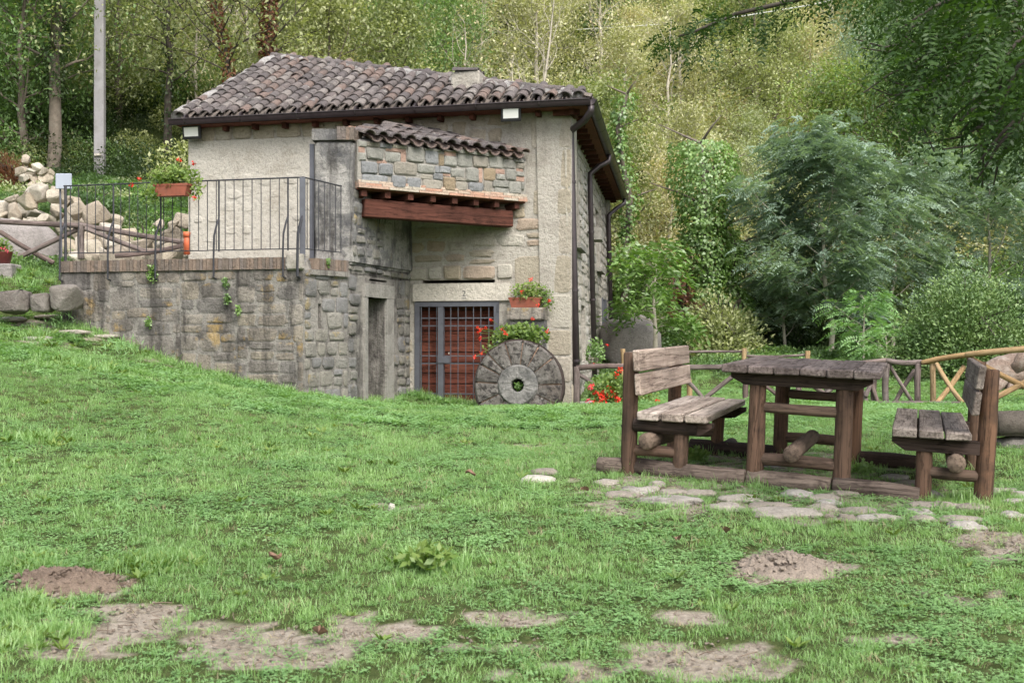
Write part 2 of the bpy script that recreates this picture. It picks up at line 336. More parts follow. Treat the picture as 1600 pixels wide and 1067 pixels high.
m_terrcot = plainmat('terracotta', (.25, .072, .042), .75, 0, .25, 14, dirt=((.2, .09, .06), 6, .5))
m_grey = woodmat('grey_wood', 0, [(.20, .165, .14), (.26, .22, .19), (.15, .12, .105)], (.045, .035, .03), .5)

# ------------------------------------------------------------------ ground
def ground():
    def sp(lo, hi, n, c, k):
        t = np.linspace(-1, 1, n); s = np.sinh(k * t) / math.sinh(k); return np.where(s < 0, c + s * (c - lo), c + s * (hi - c))
    xs = sp(-85, 85, 280, 0, 4.0); ys = np.concatenate([np.linspace(-40, 2, 14)[:-1], np.linspace(2, 20, 190), np.linspace(20, 40, 80)[1:], np.linspace(40, 125, 50)[1:]])
    X, Y = np.meshgrid(xs, ys); Z = gz(X, Y)
    N = np.array([noise.noise(Vector((a * 1.7, b * 1.7, 0))) * .018 + noise.noise(Vector((a * 6, b * 6, 3))) * .008 for a, b in zip(X.ravel(), Y.ravel())]).reshape(X.shape)
    far = np.clip((Y - 34) / 20, 0, 1); N2 = np.array([noise.noise(Vector((a * .12, b * .12, 5))) for a, b in zip(X.ravel(), Y.ravel())]).reshape(X.shape) * 2.0
    bz = bareness(X, Y, Z); Z = Z + N * (Y < 40) + far * N2 - bz * .006
    ny, nx = X.shape; V = np.stack([X.ravel(), Y.ravel(), Z.ravel()], 1)
    i = np.arange(ny - 1)[:, None] * nx + np.arange(nx - 1)[None]; Fs = np.stack([i, i + 1, i + nx + 1, i + nx], -1).reshape(-1, 4)
    m, nt, b = mat('lawn_soil'); v = coords(nt, 'World')
    at = nt.nodes.new('ShaderNodeAttribute'); at.attribute_name = 'bare'
    n1 = tex(nt, v, 2.0, 6, .7); n2 = tex(nt, v, 22, 6, .7); n3 = tex(nt, v, 120, 3, .7)
    dirt = ramp(nt, n2, [(.28, (.13, .105, .08)), (.45, (.27, .23, .185)), (.7, (.40, .355, .295))])
    litter = ramp(nt, n2, [(.3, (.035, .05, .015)), (.55, (.07, .09, .03)), (.75, (.12, .11, .055))])
    ad = node(nt, 'ShaderNodeMath', operation='ADD'); nt.links.new(at.outputs['Fac'], ad.inputs[0])
    sc = node(nt, 'ShaderNodeMath', operation='MULTIPLY_ADD'); sc.inputs[1].default_value = 1.1; sc.inputs[2].default_value = -.55; nt.links.new(n1, sc.inputs[0]); nt.links.new(sc.outputs[0], ad.inputs[1])
    c = mixc(nt, litter.outputs[0], dirt.outputs[0], ramp(nt, ad.outputs[0], [(.25, 0.0), (.55, 1.0)]).outputs[0])
    c = mixc(nt, c, ramp(nt, n3, [(.3, .7), (.7, 1.2)]).outputs[0], .8, 'MULTIPLY')
    nt.links.new(c, b.inputs['Base Color']); b.inputs['Roughness'].default_value = 1; b.inputs['Specular IOR Level'].default_value = .1
    p = bump(nt, b, n2, .7, .03); bump(nt, b, n3, .6, .01, p)
    o = ob('ground', (V, Fs), m, None, True, 'structure')
    a = o.data.attributes.new('bare', 'FLOAT', 'POINT'); a.data.foreach_set('value', bz.ravel().astype(np.float32))
    return o
ground()

# ------------------------------------------------------------------ masonry helpers
def courses(s0, s1, z0, z1, hr, wr, rng, joint=.018, wob=.02):
    out = []; z = z0
    while z < z1 - hr[0] * .5:
        h = min(rng.uniform(*hr), z1 - z)
        if z1 - z - h < hr[0] * .5: h = z1 - z
        s = s0 - rng.uniform(0, wr[0])
        while s < s1:
            w = rng.uniform(*wr); a, b = max(s, s0), min(s + w, s1)
            if b - a > .07:
                if h > hr[0] * 1.35 and rng.random() < .22:
                    m = z + h * rng.uniform(.4, .6); out += [(a, b, z, m), (a, b, m, z + h)]
                else: out.append((a, b, z + rng.uniform(-wob, wob), z + h + rng.uniform(-wob, wob)))
            s += w
        z += h
    return [(a + joint / 2, b - joint / 2, c + joint / 2, d - joint / 2) for a, b, c, d in out]
def pstone(rect, mp, rng, proud=.03, n=10, inset=.02, sq=.45, jit=.05):
    a, b, c, d = rect; cx, cz, rx, rz = (a + b) / 2, (c + d) / 2, (b - a) / 2, (d - c) / 2; V, Fs = [], []; ang = []
    for k in range(n): ang.append(2 * math.pi * (k + rng.uniform(-.2, .2)) / n)
    J = [1 + rng.uniform(-jit * 2, jit * .6) for _ in range(n)]; tilt = (rng.uniform(-.3, .3), rng.uniform(-.3, .3)); pr = proud * rng.uniform(.6, 1.25)
    for ring, (sc, off) in enumerate(((1.0, -.012), (.985, .55), (1 - min(.3, inset / min(rx, rz)), 1.0))):
        for k in range(n):
            ca, sa = math.cos(ang[k]), math.sin(ang[k])
            x = math.copysign(abs(ca) ** sq, ca); z = math.copysign(abs(sa) ** sq, sa)
            o = off if ring == 0 else off * pr * (1 + tilt[0] * x * .5 + tilt[1] * z * .5)
            V.append(mp(cx + x * rx * J[k] * sc, cz + z * rz * J[k] * sc, o))
    V.append(mp(cx, cz, pr * rng.uniform(1.0, 1.2)))
    for r in range(2):
        for k in range(n):
            p, q = r * n + k, r * n + (k + 1) % n; Fs.append((p, q, q + n, p + n))
    for k in range(n): Fs.append((2 * n + k, 2 * n + (k + 1) % n, 3 * n))
    return np.array(V), Fs
def plane_map(p0, p1, batter=0.0):
    p0, p1 = np.array(p0[:2], float), np.array(p1[:2], float); L = np.linalg.norm(p1 - p0); e = (p1 - p0) / L; n = np.array([e[1], -e[0]])
    def f(s, z, off=0.0):
        q = p0 + e * s + n * (off - batter * z); return (q[0], q[1], z)
    f.L = L; f.e = e; f.n = n; f.p0 = p0
    def s_at(px):
        k = (px - 800) / F0; return (p0[0] - k * p0[1]) / (k * e[1] - e[0])
    f.s_at = s_at
    def sz(px, py):
        s = s_at(px); d = p0[1] + e[1] * s; return s, H0 + (533.5 - py) / F0 * d
    f.sz = sz
    return f
def walled(name, mp, s0, s1, z0, z1, holes, thick, mt, parent, reveal=None):
    ss = sorted({s0, s1, *[h[0] for h in holes], *[h[1] for h in holes]}); zz = sorted({z0, z1, *[h[2] for h in holes], *[h[3] for h in holes]})
    V, Fs = [], []
    def quad(*pts): n = len(V); V.extend(pts); Fs.append((n, n + 1, n + 2, n + 3))
    for a, b in zip(ss, ss[1:]):
        for c, d in zip(zz, zz[1:]):
            if any(h[0] - 1e-6 <= a and b <= h[1] + 1e-6 and h[2] - 1e-6 <= c and d <= h[3] + 1e-6 for h in holes): continue
            quad(mp(a, c), mp(b, c), mp(b, d), mp(a, d)); quad(mp(b, c, -thick), mp(a, c, -thick), mp(a, d, -thick), mp(b, d, -thick))
    for a, b, c, d in holes:
        quad(mp(a, c), mp(a, d), mp(a, d, -thick), mp(a, c, -thick)); quad(mp(b, d), mp(b, c), mp(b, c, -thick), mp(b, d, -thick))
        quad(mp(a, d), mp(b, d), mp(b, d, -thick), mp(a, d, -thick)); quad(mp(b, c), mp(a, c), mp(a, c, -thick), mp(b, c, -thick))
    quad(mp(s0, z0), mp(s0, z1), mp(s0, z1, -thick), mp(s0, z0, -thick)); quad(mp(s1, z1), mp(s1, z0), mp(s1, z0, -thick), mp(s1, z1, -thick)); quad(mp(s0, z1), mp(s1, z1), mp(s1, z1, -thick), mp(s0, z1, -thick))
    return ob(name, (np.array(V), Fs), mt, parent)
def overlaps(r, hs, m=.01): return any(r[0] < h[1] + m and r[1] > h[0] - m and r[2] < h[3] + m and r[3] > h[2] - m for h in hs)
def mbox(mp, a, b, c, d, o0, o1): return np.array([mp(a, c, o1), mp(b, c, o1), mp(b, c, o0), mp(a, c, o0), mp(a, d, o1), mp(b, d, o1), mp(b, d, o0), mp(a, d, o0)]), list(BF)

# ------------------------------------------------------------------ the house
FR, FL, BR = np.array([.93, 18.0]), np.array([-5.48, 19.5]), np.array([2.47, 29.0]); BL = FL + BR - FR
ZT = 4.72
house = thing('stone_house', 'old stone mill house with brown tiled hip roof, dark gutters and a barred red door', 'house', (FR[0], FR[1], 0))
mF = plane_map(FL, FR, .004); mS = plane_map(FR, BR, .024)
rs = random.Random(5)
g0, _ = mF.sz(649, 470); g1, gtop = mF.sz(779, 470)
ck0, ckz = mF.sz(660, 441); ck1, _ = mF.sz(773, 441)
gate_h = (g0, g1, -.3, gtop); crack = (ck0, ck1, ckz - .02, ckz + .03)
fw = walled('front_wall', mF, 0, mF.L, -.3, ZT, [gate_h, crack], .45, m_plas, house)
# lime-plastered skin over the left half
sl_, _ = mF.sz(489, 300)
plast = ob('plaster', mbox(mF, .02, sl_ + .3, 2.1, ZT - .25, -.01, .035), m_plasl, fw)
holes = [gate_h, (ck0 - .02, ck1 + .02, ckz - .05, ckz + .04)]
ls0, lz0 = mF.sz(646, 470); ls1, lz1 = mF.sz(797, 444)
lint = (ls0, ls1, gtop, ckz - .05)
ob('lintel', mbox(mF, ls0, ls1, gtop + .002, ckz - .03, -.12, .045), m_lint, fw)
# quoins up the right corner
z = -.1; k = 0
while z < ZT - .2:
    h = rs.choice((.34, .42, .55, .62)); h = min(h, ZT - .05 - z); w = rs.uniform(.3, .55) if k % 2 else rs.uniform(.55, .98)
    r = (mF.L - w, mF.L - .004, z + .008, z + h - .008); holes.append(r)
    ob('quoin', pstone(r, mF, rs, .014, 14, .02, .22, .015), m_quoin, fw); z += h; k += 1
par_hide = (mF.sz(575, 0)[0], mF.sz(815, 0)[0], 3.0, 4.5)
hid = [(0, sl_ + .32, -.5, ZT - .25)]
# voussoirs over the door
for a, b in ((ck0 - .25, ck0 + .08), (ck0 + .09, ck0 + .33), (ck0 + .34, ck0 + .66), (ck0 + .67, ck1 + .02), (ck1 + .03, ck1 + .3)):
    r = (a + .01, b - .01, ckz + .035, ckz + .23 + rs.uniform(0, .05)); holes.append(r)
    ob('voussoir', pstone(r, mF, rs, .035, 12, .02, .3, .03), m_wall, fw)
cnt = 0
for r in courses(1.2, 3.6, 0, ZT, (.16, .27), (.2, .5), random.Random(11), .03) + courses(3.6, 4.9, .05, ZT, (.15, .30), (.2, .55), random.Random(12), .03) + courses(4.9, mF.L, -.05, ZT, (.15, .28), (.2, .55), random.Random(13), .03):
    if overlaps(r, holes + hid + [lint]) or overlaps(r, [par_hide]) and r[2] > 3.35 and r[3] < 4.2: continue
    ob('stone', pstone(r, mF, rs, .022, 12, .035, .5, .11), m_wall, fw); cnt += 1
# band of bare stones under the eaves over the plaster
for r in courses(0.02, sl_ + .3, ZT - .26, ZT, (.22, .26), (.25, .5), random.Random(3)): ob('stone', pstone(r, mF, rs, .03, 10, .02, .4, .04), m_quoin, fw); cnt += 1
print('front stones', cnt)
for r in courses(.1, sl_, 2.25, 4.2, (.17, .26), (.25, .5), random.Random(8), .03):
    if rs.random() < .5: ob('stone', pstone(r, lambda s, z, o=0: mF(s, z, o + .022), rs, .022, 10, .05, .6, .12), m_plasl, fw)
# house number carved in the lintel
tc = bpy.data.curves.new('house_number', 'FONT'); tc.body = '2'; tc.size = .13; tc.extrude = .002; tc.align_x = 'CENTER'
_t = bpy.data.objects.new('tmp', tc); COL.objects.link(_t); _me = bpy.data.meshes.new_from_object(_t); bpy.data.objects.remove(_t); _me.name = 'house_number'; to = bpy.data.objects.new('house_number', _me); COL.objects.link(to); s2, z2 = mF.sz(726, 463)
to.rotation_euler = (math.pi / 2, 0, math.atan2(mF.e[1], mF.e[0])); p = np.array(mF(s2, z2, .048)); to.parent = fw; to.location = p - org(fw); m_num = plainmat('number_grey', (.14, .14, .14), .9); _me.materials.clear(); _me.materials.append(m_num)
ob('number_line', mbox(mF, s2 - .035, s2 + .035, z2 - .035, z2 - .026, .044, .049), m_num, fw)
# barred gate and red boarded door behind it
zb = -.1
for i in range(11):
    z0 = zb + i * .172; z1 = min(z0 + .166, gtop)
    if i == 0: doorw = ob('wooden_door', mbox(mF, g0 + .01, g1 - .01, zb, gtop - .01, -.34, -.31), m_dark, house)
    if z1 - z0 < .04: break
    V, Fc = bevbox(0, g1 - g0 - .06, -.02, .02, 0, z1 - z0 - .006, .006, .001, rs)
    o = ob('board', (V, Fc), m_door); o.parent = doorw; q = np.array(mF(g0 + .03, z0, -.27 + rs.uniform(-.006, .006))); o.location = q - org(house); o.rotation_euler.z = math.atan2(mF.e[1], mF.e[0])
pxs = lambda px: mF.sz(px, 500)[0]
pz = lambda py, px=700: mF.sz(px, py)[1]
gate = ob('security_gate', join(mbox(mF, g0 - .01, g0 + .075, zb, gtop - .01, -.03, .02), mbox(mF, g1 - .075, g1 + .01, zb, gtop - .01, -.03, .02), mbox(mF, g0 + .075, g1 - .075, gtop - .085, gtop - .01, -.03, .02)), m_steel, house)
ob('stile', mbox(mF, pxs(685), pxs(693.5), zb, gtop - .09, -.045, .035), m_steel, gate)
ob('lock_plate', mbox(mF, pxs(685), pxs(704), pz(567), pz(557), .036, .05), m_steel, gate)
ob('latch', mbox(mF, pxs(701), pxs(702.2), pz(553), pz(550.5), .0, .02), m_lint, gate)
for x in (658, 670, 682, 704, 715.5, 727.5, 739.5, 751, 763.5): ob('bar', tube([mF(pxs(x), zb, -.005), mF(pxs(x), gtop - .08, -.005)], .008, 6), m_steel, gate)
for y in (497, 509, 556, 568, 615, 627.5): ob('crossbar', mbox(mF, g0 + .07, g1 - .07, pz(y) - .009, pz(y) + .009, -.025, -.014), m_steel, gate)
for y in (482, 568): ob('hinge', tube([mF(g1 - .01, pz(y) - .05, .03), mF(g1 - .01, pz(y) + .05, .03)], .013, 8), m_steel, gate)
# side wall with its windows, sills and door
sd = lambda px: mS.s_at(px)
wins = [(sd(903.5), sd(911), 2.75, 4.1), (sd(937), sd(942), 2.7, 4.0), (sd(911), sd(917.5), .75, 1.75), (sd(943.5), sd(948.5), -.2, 2.1)]
wins = [(min(a, b), max(a, b), c, d) for a, b, c, d in wins]
print('side windows', wins, mS.L)
sw = walled('side_wall', mS, .02, mS.L, -.3, ZT, wins, .45, m_plas, house)
VF = [pstone(r, mS, rs, .02, 8, .03, .5, .07) for r in courses(.3, mS.L, -.1, ZT, (.15, .26), (.22, .5), random.Random(21), .03) if not overlaps(r, wins)]
ob('side_stones', join(*VF), m_side, sw, kind='stuff')
z = -.1; k = 0
while z < ZT - .2:
    h = rs.choice((.34, .42, .55)); h = min(h, ZT - .05 - z); w = .62 if k % 2 else .3
    ob('quoin', pstone((.0, w, z + .008, z + h - .008), mS, rs, .03, 12, .02, .25, .01), m_quoin, sw); z += h; k += 1
for a, b, c, d in wins[:2]:
    win = ob('window', mbox(mS, a + .01, b - .01, c + .01, d - .01, -.3, -.26), m_dark, sw); ob('window_sill', mbox(mS, a - .12, b + .12, c - .09, c, -.2, .12), m_jamb, sw)
ob('window', mbox(mS, wins[2][0] + .01, wins[2][1] - .01, wins[2][2], wins[2][3] - .01, -.3, -.26), m_dark, sw)
dr = wins[3]; ob('side_door', join(mbox(mS, dr[0] + .01, dr[1] - .01, dr[2], dr[3] - .01, -.2, -.16), mbox(mS, dr[0] - .05, dr[0] + .05, dr[2], dr[3], -.05, .04), mbox(mS, dr[1] - .05, dr[1] + .05, dr[2], dr[3], -.05, .04)), m_steel, sw)
ob('corbel', bevb := mbox(mS, sd(928.5), sd(932), 3.15, 3.4, .0, .22), m_jamb, sw)
for nm, A_, B_ in (('rear_wall', BR, BL), ('far_wall', BL, FL)): walled(nm, plane_map(A_, B_), 0, np.linalg.norm(B_ - A_), -.3, ZT, [], .4, m_plas, house)

# roof
ZE = 4.80
E0 = np.array([*P(276, 183, 19.25)[:2], ZE]); E1 = np.array([*P(917, 154, 17.62)[:2], ZE]); AP = P(430, 96, 22.0)
E2 = np.array([*P(972, 306, 29.4)[:2], ZE]); E3 = np.array([E0[0] + (E2 - E1)[0], E0[1] + (E2 - E1)[1], ZE]); AP2 = AP + (E2 - E1) * .72
dz = np.array([0, 0, .10])
roof = ob('roof', (np.array([E0, E1, E2, E3, AP, AP2, E0 - dz, E1 - dz, E2 - dz, E3 - dz]), [(0, 1, 4), (1, 2, 5, 4), (2, 3, 5), (3, 0, 4, 5), (6, 7, 1, 0), (7, 8, 2, 1), (8, 9, 3, 2), (9, 6, 0, 3), (9, 8, 7, 6)]), m_soff, house)
def tile_vf(L=.42, r0=.092, r1=.074, t=.017, up=True, n=8):
    V, Fs = [], []
    for y, r in ((0, r0), (L, r1)):
        for rr in (r, r - t):
            for k in range(n + 1):
                a = math.pi * (.04 + .92 * k / n); V.append((-rr * math.cos(a), y, rr * math.sin(a) * .82))
    m = n + 1
    for k in range(n):
        Fs += [(k, k + 1, 2 * m + k + 1, 2 * m + k), (m + k + 1, m + k, 3 * m + k, 3 * m + k + 1), (k + 1, k, m + k, m + k + 1), (2 * m + k, 2 * m + k + 1, 3 * m + k + 1, 3 * m + k)]
    Fs += [(0, m, 3 * m, 2 * m)[::-1], (n, m + n, 3 * m + n, 2 * m + n)]
    V = np.array(V)
    if not up: V[:, 2] = -V[:, 2]; Fs = [f[::-1] for f in Fs]
    return V, Fs
tile_me = []
for i in range(6):
    V, Fc = tile_vf(.42 + rs.uniform(-.02, .02), .092 + rs.uniform(-.006, .008), .072 + rs.uniform(-.006, .006)); V[:, 2] += .006 * np.sin(V[:, 1] * 9 + i); V[:, 0] += rs.uniform(-.012, .012) * V[:, 1]
    tile_me.append(newmesh('tile', V, Fc, m_tile, False))
def frame(x, y, zv, o):
    m = np.eye(4); m[:3, 0], m[:3, 1], m[:3, 2], m[:3, 3] = x, y, zv, o; return m
def put(name, me, parent, mw):
    o = bpy.data.objects.new(name, me); COL.objects.link(o); o.parent = parent
    m = mw.copy(); m[:3, 3] -= org(parent); o.matrix_basis = Matrix(m.tolist()); ORG[o.name] = org(parent); return o
def rot_small(rng, m, a=.03):
    e = Euler((rng.uniform(-a, a), rng.uniform(-a, a), rng.uniform(-a * 1.5, a * 1.5))).to_matrix(); m = m.copy(); m[:3, :3] = m[:3, :3] @ np.array(e); return m
def tile_slope(A, B, C, cols, pitch, row, inside, parent, meshes, channel_mat, rng, lift=.045):
    """A-B is the eave, C a point up the slope"""
    A, B, C = map(lambda q: np.array(q, float), (A, B, C)); x = (B - A) / np.linalg.norm(B - A); n = np.cross(x, C - A); n /= np.linalg.norm(n); y = np.cross(n, x); ch = []; c = 0
    chm = tile_vf(.42, .092, .075, .013, False, 6)
    for i in range(cols):
        j = 0
        while True:
            s, t = (i + .5) * pitch, j * row - .05
            if j > 30: break
            q = A + x * s + y * t
            if inside(s, t + .12, q):
                mw = rot_small(rng, frame(x, y, n, q + n * (lift + .03 + rng.uniform(0, .012)) + x * rng.uniform(-.012, .012)), .035)
                mw[:3, 1] = mw[:3, 1] - n * .055; put('tile', rng.choice(meshes), parent, mw); c += 1
            q2 = A + x * (s - pitch / 2) + y * (t - .02)
            if inside(s - pitch / 2, t + .1, q2): ch.append(xf(chm, rot_small(rng, frame(x, y + n * .03, n, q2 + n * (lift + .022)), .02)))
            j += 1
    if ch: ob('channel_tiles', join(*ch), channel_mat, parent, kind='stuff')
    return c
exy = (E1 - E0) / np.linalg.norm(E1 - E0); nn = np.cross(exy, AP - E0); nn /= np.linalg.norm(nn); yy = np.cross(nn, exy); LE = np.linalg.norm(E1 - E0)
as_, at_ = (AP - E0).dot(exy), (AP - E0).dot(yy)
def inside_front(s, t, q):
    if s < .03 or s > LE - .08: return False
    lim = at_ * min(s / as_, (LE - s) / (LE - as_)); return t < lim - .02 or (t < .2 and s < LE - .1 and s > .02 and t < .12)
ntile = tile_slope(E0, E1, AP, int(LE / .222), LE / int(LE / .222), .235, inside_front, roof, tile_me, m_tilep, random.Random(4))
print('roof tiles', ntile)
# other slopes: rows of tiles joined
def cheap_slope(A, B, C, D):
    vf = []; A, B, C, D = map(np.array, (A, B, C, D)); x = (B - A) / np.linalg.norm(B - A); n = np.cross(x, C - A); n /= np.linalg.norm(n); y = np.cross(n, x); L = np.linalg.norm(B - A); nr = int(L / .23)
    for i in range(nr):
        f = (i + .5) / nr; s = L * f; cs, ct = (D - A).dot(x), (D - A).dot(y); ds, dt = (C - A).dot(x), (C - A).dot(y)
        lim = ct * s / cs if s < cs else (dt * (L - s) / (L - ds) if s > ds else ct + (dt - ct) * (s - cs) / max(ds - cs, 1e-3))
        j = 0
        while j * .38 < lim - .2: vf.append(xf(tile_vf(.44, .1, .08, .013, True, 4), frame(x, y, n, A + x * s + y * (j * .38 - .05) + n * .045))); j += 1
    ob('side_tiles', join(*vf), m_tilep, roof, kind='stuff')
cheap_slope(E1, E2, AP2, AP); cheap_slope(E3, E0, AP, AP2)
# hip and ridge tiles bedded in mortar
def hip(a, b, n, mortar=True, sc=1.15, skip=None):
    a, b = np.array(a), np.array(b); y = (b - a) / np.linalg.norm(b - a); x = np.cross(y, [0, 0, 1]); x /= np.linalg.norm(x); zv = np.cross(x, y); L = np.linalg.norm(b - a); st = L / n
    if mortar:
        path = [a + (b - a) * i / 24 + zv * (.025 + rs.uniform(-.01, .012)) for i in range(25)]; ob('ridge_mortar', tube(path, [.115 + rs.uniform(-.014, .014) for _ in path], 10, True, .06, rs), m_mort, roof)
    for i in range(n):
        o = a + y * st * i; m = frame(x * sc, y * (st + .07) / .42 + zv * .06, zv * sc, o + zv * (.068 + rs.uniform(-.008, .01)))
        t = put('ridge_tile', rs.choice(tile_me), roof, rot_small(rs, m, .03))
hip(E1 + (AP - E1) * .012, AP, 19); hip(E0 + (AP - E0) * .01, AP, 11, sc=.9); hip(AP2, AP, 22, False)
# mortared vent box on the front slope
vb = E0 + exy * ((P(699, 130, 19.0) - E0).dot(exy)); rel = None
s_v = LE * .70; t_v = at_ * (LE - s_v) / (LE - as_) - .12; q = E0 + exy * s_v + yy * (t_v - .15)
vent = ob('roof_vent', xf(bevbox(-.24, .24, -.2, .2, -.1, .2, .02, .012, rs, cuts=2), frame(exy, np.cross([0, 0, 1], exy), (0, 0, 1), q + np.array([0, 0, .07]))), m_plas, roof)
for i in (-1, 0, 1): put('tile', tile_me[i + 1], vent, frame(np.cross([0, 0, 1], exy) * -1, exy, (0, 0, 1), q + exy * (-.2) + np.cross([0, 0, 1], exy) * .15 * i + np.array([0, 0, .27])))
# soffit rafters
def rafters(A, B, inward, n, name='rafter'):
    for i in range(n):
        p = A + (B - A) * (i + .5) / n - np.array([0, 0, .145]) + np.array([*inward, 0.0]) * .13; ob(name, obb(p, p + np.array([*inward, 0.0]) * .42, .07, .085), m_beam, roof)
inF = -mF.n; inS = -mS.n
rafters(E0, E1, inF, 13); rafters(E1, E2, inS, 22)
def gutter(a, b, outn, name='gutter'):
    a, b = np.array(a), np.array(b); d = (b - a) / np.linalg.norm(b - a); o = np.array([*outn, 0.0]); V, Fs = [], []; n = 10
    for q in (a, b):
        for rr in (.082, .076):
            for k in range(n + 1):
                an = math.pi * k / n; V.append(q + o * rr * math.cos(an) - np.array([0, 0, 1]) * rr * math.sin(an))
    m = n + 1
    for k in range(n): Fs += [(k, k + 1, 2 * m + k + 1, 2 * m + k), (m + k + 1, m + k, 3 * m + k, 3 * m + k + 1)]
    for base in (0, 2 * m):
        for k in range(n): Fs.append((base + k, base + k + 1, base + m + k + 1, base + m + k))
        Fs.append(tuple(base + k for k in range(m)))
    g = ob(name, (np.array(V), Fs), m_gutter, house, True)
    L = np.linalg.norm(b - a); ob('gutter_bead', tube([a + o * .082, b + o * .082], .011, 6), m_gutter, g)
    for i in range(int(L / 1.0) + 1):
        q = a + d * (i * 1.0 + .3)
        if (i * 1.0 + .3) < L: ob('gutter_joint', xf(tube([(0, -.015, 0), (0, .015, 0)], .086, 12), frame(np.cross(d, (0, 0, 1)), d, (0, 0, 1), q)), m_gutter, g)
    return g
oF = np.array([*mF.n, 0]) * .07; oS = np.array([*mS.n, 0]) * .07; up = np.array([0, 0, -.02])
C1 = E1 + oF + oS + up
gutter(E0 + oF + up - exy * .08, C1, mF.n); gutter(C1, E2 + oS + up, mS.n)
def pipe(pts, r=.05):
    o = ob('downpipe', tube(pts, r, 12), m_gutter, house, True)
    return o
def wallpt(px, py, off=.1): s, z = mS.sz(px, py); s = max(s, .0); return np.array(mS(s, z, off))
c = C1 - np.array([0, 0, .08])
b0 = np.array(mS(.10, 4.35, .085)); bz = np.array(mS(.10, .0, .085))
p1 = pipe([c + (E2 - E1) / 12 * .05, c + (E2 - E1) / 12 * .05 - np.array([0, 0, .08]), c * .7 + b0 * .3 - np.array([0, 0, .1]), b0 + np.array([0, 0, .06]), b0 - np.array([0, 0, .08]), (b0 + bz) / 2, bz], .055)
for zz in (3.6, 1.9, .8): ob('pipe_clip', tube([mS(.1, zz - .02, .085), mS(.1, zz + .02, .085)], .064, 12), m_gutter, p1)
for px0, px1, top in ((922.5, 930, 4.2), (951.5, 953.5, 4.1)):
    s0 = mS.s_at(px0) + .05; s0 = min(s0, mS.L - .1); q0 = np.array(mS(s0, top, .09)); q1 = np.array(mS(s0, -.0, .09))
    ge = E1 + (E2 - E1) * (min(s0 / mS.L, .985)) + oS - np.array([0, 0, .1]); ge = ge + (E2 - E1) / 12 * .2
    p2 = pipe([ge, ge - np.array([0, 0, .12]), ge * .5 + q0 * .5 - np.array([0, 0, .02]) + np.array([0, 0, .05]), q0 + np.array([0, 0, .12]), q0 - np.array([0, 0, .05]), q1], .052)
    for zz in (3.2, 1.9): ob('pipe_clip', tube([mS(s0, zz - .02, .09), mS(s0, zz + .02, .09)], .062, 12), m_gutter, p2)
# thin cable sagging under the gutter
ob('cable', tube([P(x, y, 19.0 - (x - 350) / 300 * .7) for x, y in ((345, 186), (400, 189), (440, 184), (470, 181), (500, 178), (560, 176), (640, 174), (690, 176))], .006, 5), m_lint, house)

# corner oven: pillar, slanting parapet, small tile roof, beam
PA = np.array([-2.816, 16.35]); PB = np.array([-2.27, 16.35]); A0, A1, A2 = np.array([-2.817, 15.6]), np.array([-2.33, 16.35]), np.array([-1.65, 18.6])
pil = ob('pillar', (lambda t: (np.array([(*PA, 2.2), (*PB, 2.2), (*(A2 + [.05, 0]), 2.2), (-2.2, 18.75, 2.2), (PA[0], PA[1], t), (PB[0], PB[1], t), (A2[0] + .05, A2[1], t), (-2.2, 18.75, t)]), list(BF)))(3.95), m_pill, house)
bm = bmesh.new(); bm.from_mesh(pil.data); bmesh.ops.bevel(bm, geom=list(bm.edges), offset=.035, segments=2, affect='EDGES')
bmesh.ops.subdivide_edges(bm, edges=list(bm.edges), cuts=6, use_grid_fill=True)
for v in bm.verts: v.co += Vector((noise.noise(v.co * 3), noise.noise(v.co * 3 + Vector((5, 0, 0))), 0)) * .03
bm.to_mesh(pil.data); bm.free()
mP = plane_map(PA, PB)
mPs = plane_map(PB, A2)
capz = 3.95
ob('pillar_cap', join(mbox(mP, -.02, mP.L + .02, capz + .002, capz + .16, -.35, .03)), m_pill, pil)
for i in range(4): ob('brick', mbox(mP, mP.L - .26 + i * .062 + .05, mP.L - .26 + i * .062 + .105, capz + .005, capz + .19, -.2, .04), m_brick, pil)
for i in range(5): ob('brick', mbox(mPs, .02 + i * .062, .02 + i * .062 + .055, capz + .005, capz + .17, -.15, .02), m_brick, pil)
for r in courses(.02, mPs.L - .05, 2.3, 3.3, (.16, .26), (.18, .4), random.Random(9), .02): ob('stone', pstone(r, mPs, rs, .03, 10, .04, .5, .12), m_terrr, pil)
Q0, Q1 = np.array([-2.20, 16.40]), np.array([.22, 18.13]); mQ = plane_map(Q0, Q1)
bqz = H0 + (533.5 - 293) / F0 * 16.4
par = ob('parapet', mbox(mQ, 0, mQ.L, bqz + .1, 3.97, -.22, 0), stonemat('parapet_mortar', [(.34, .32, .285)], (.27, .25, .22), .4, rough=1), house)
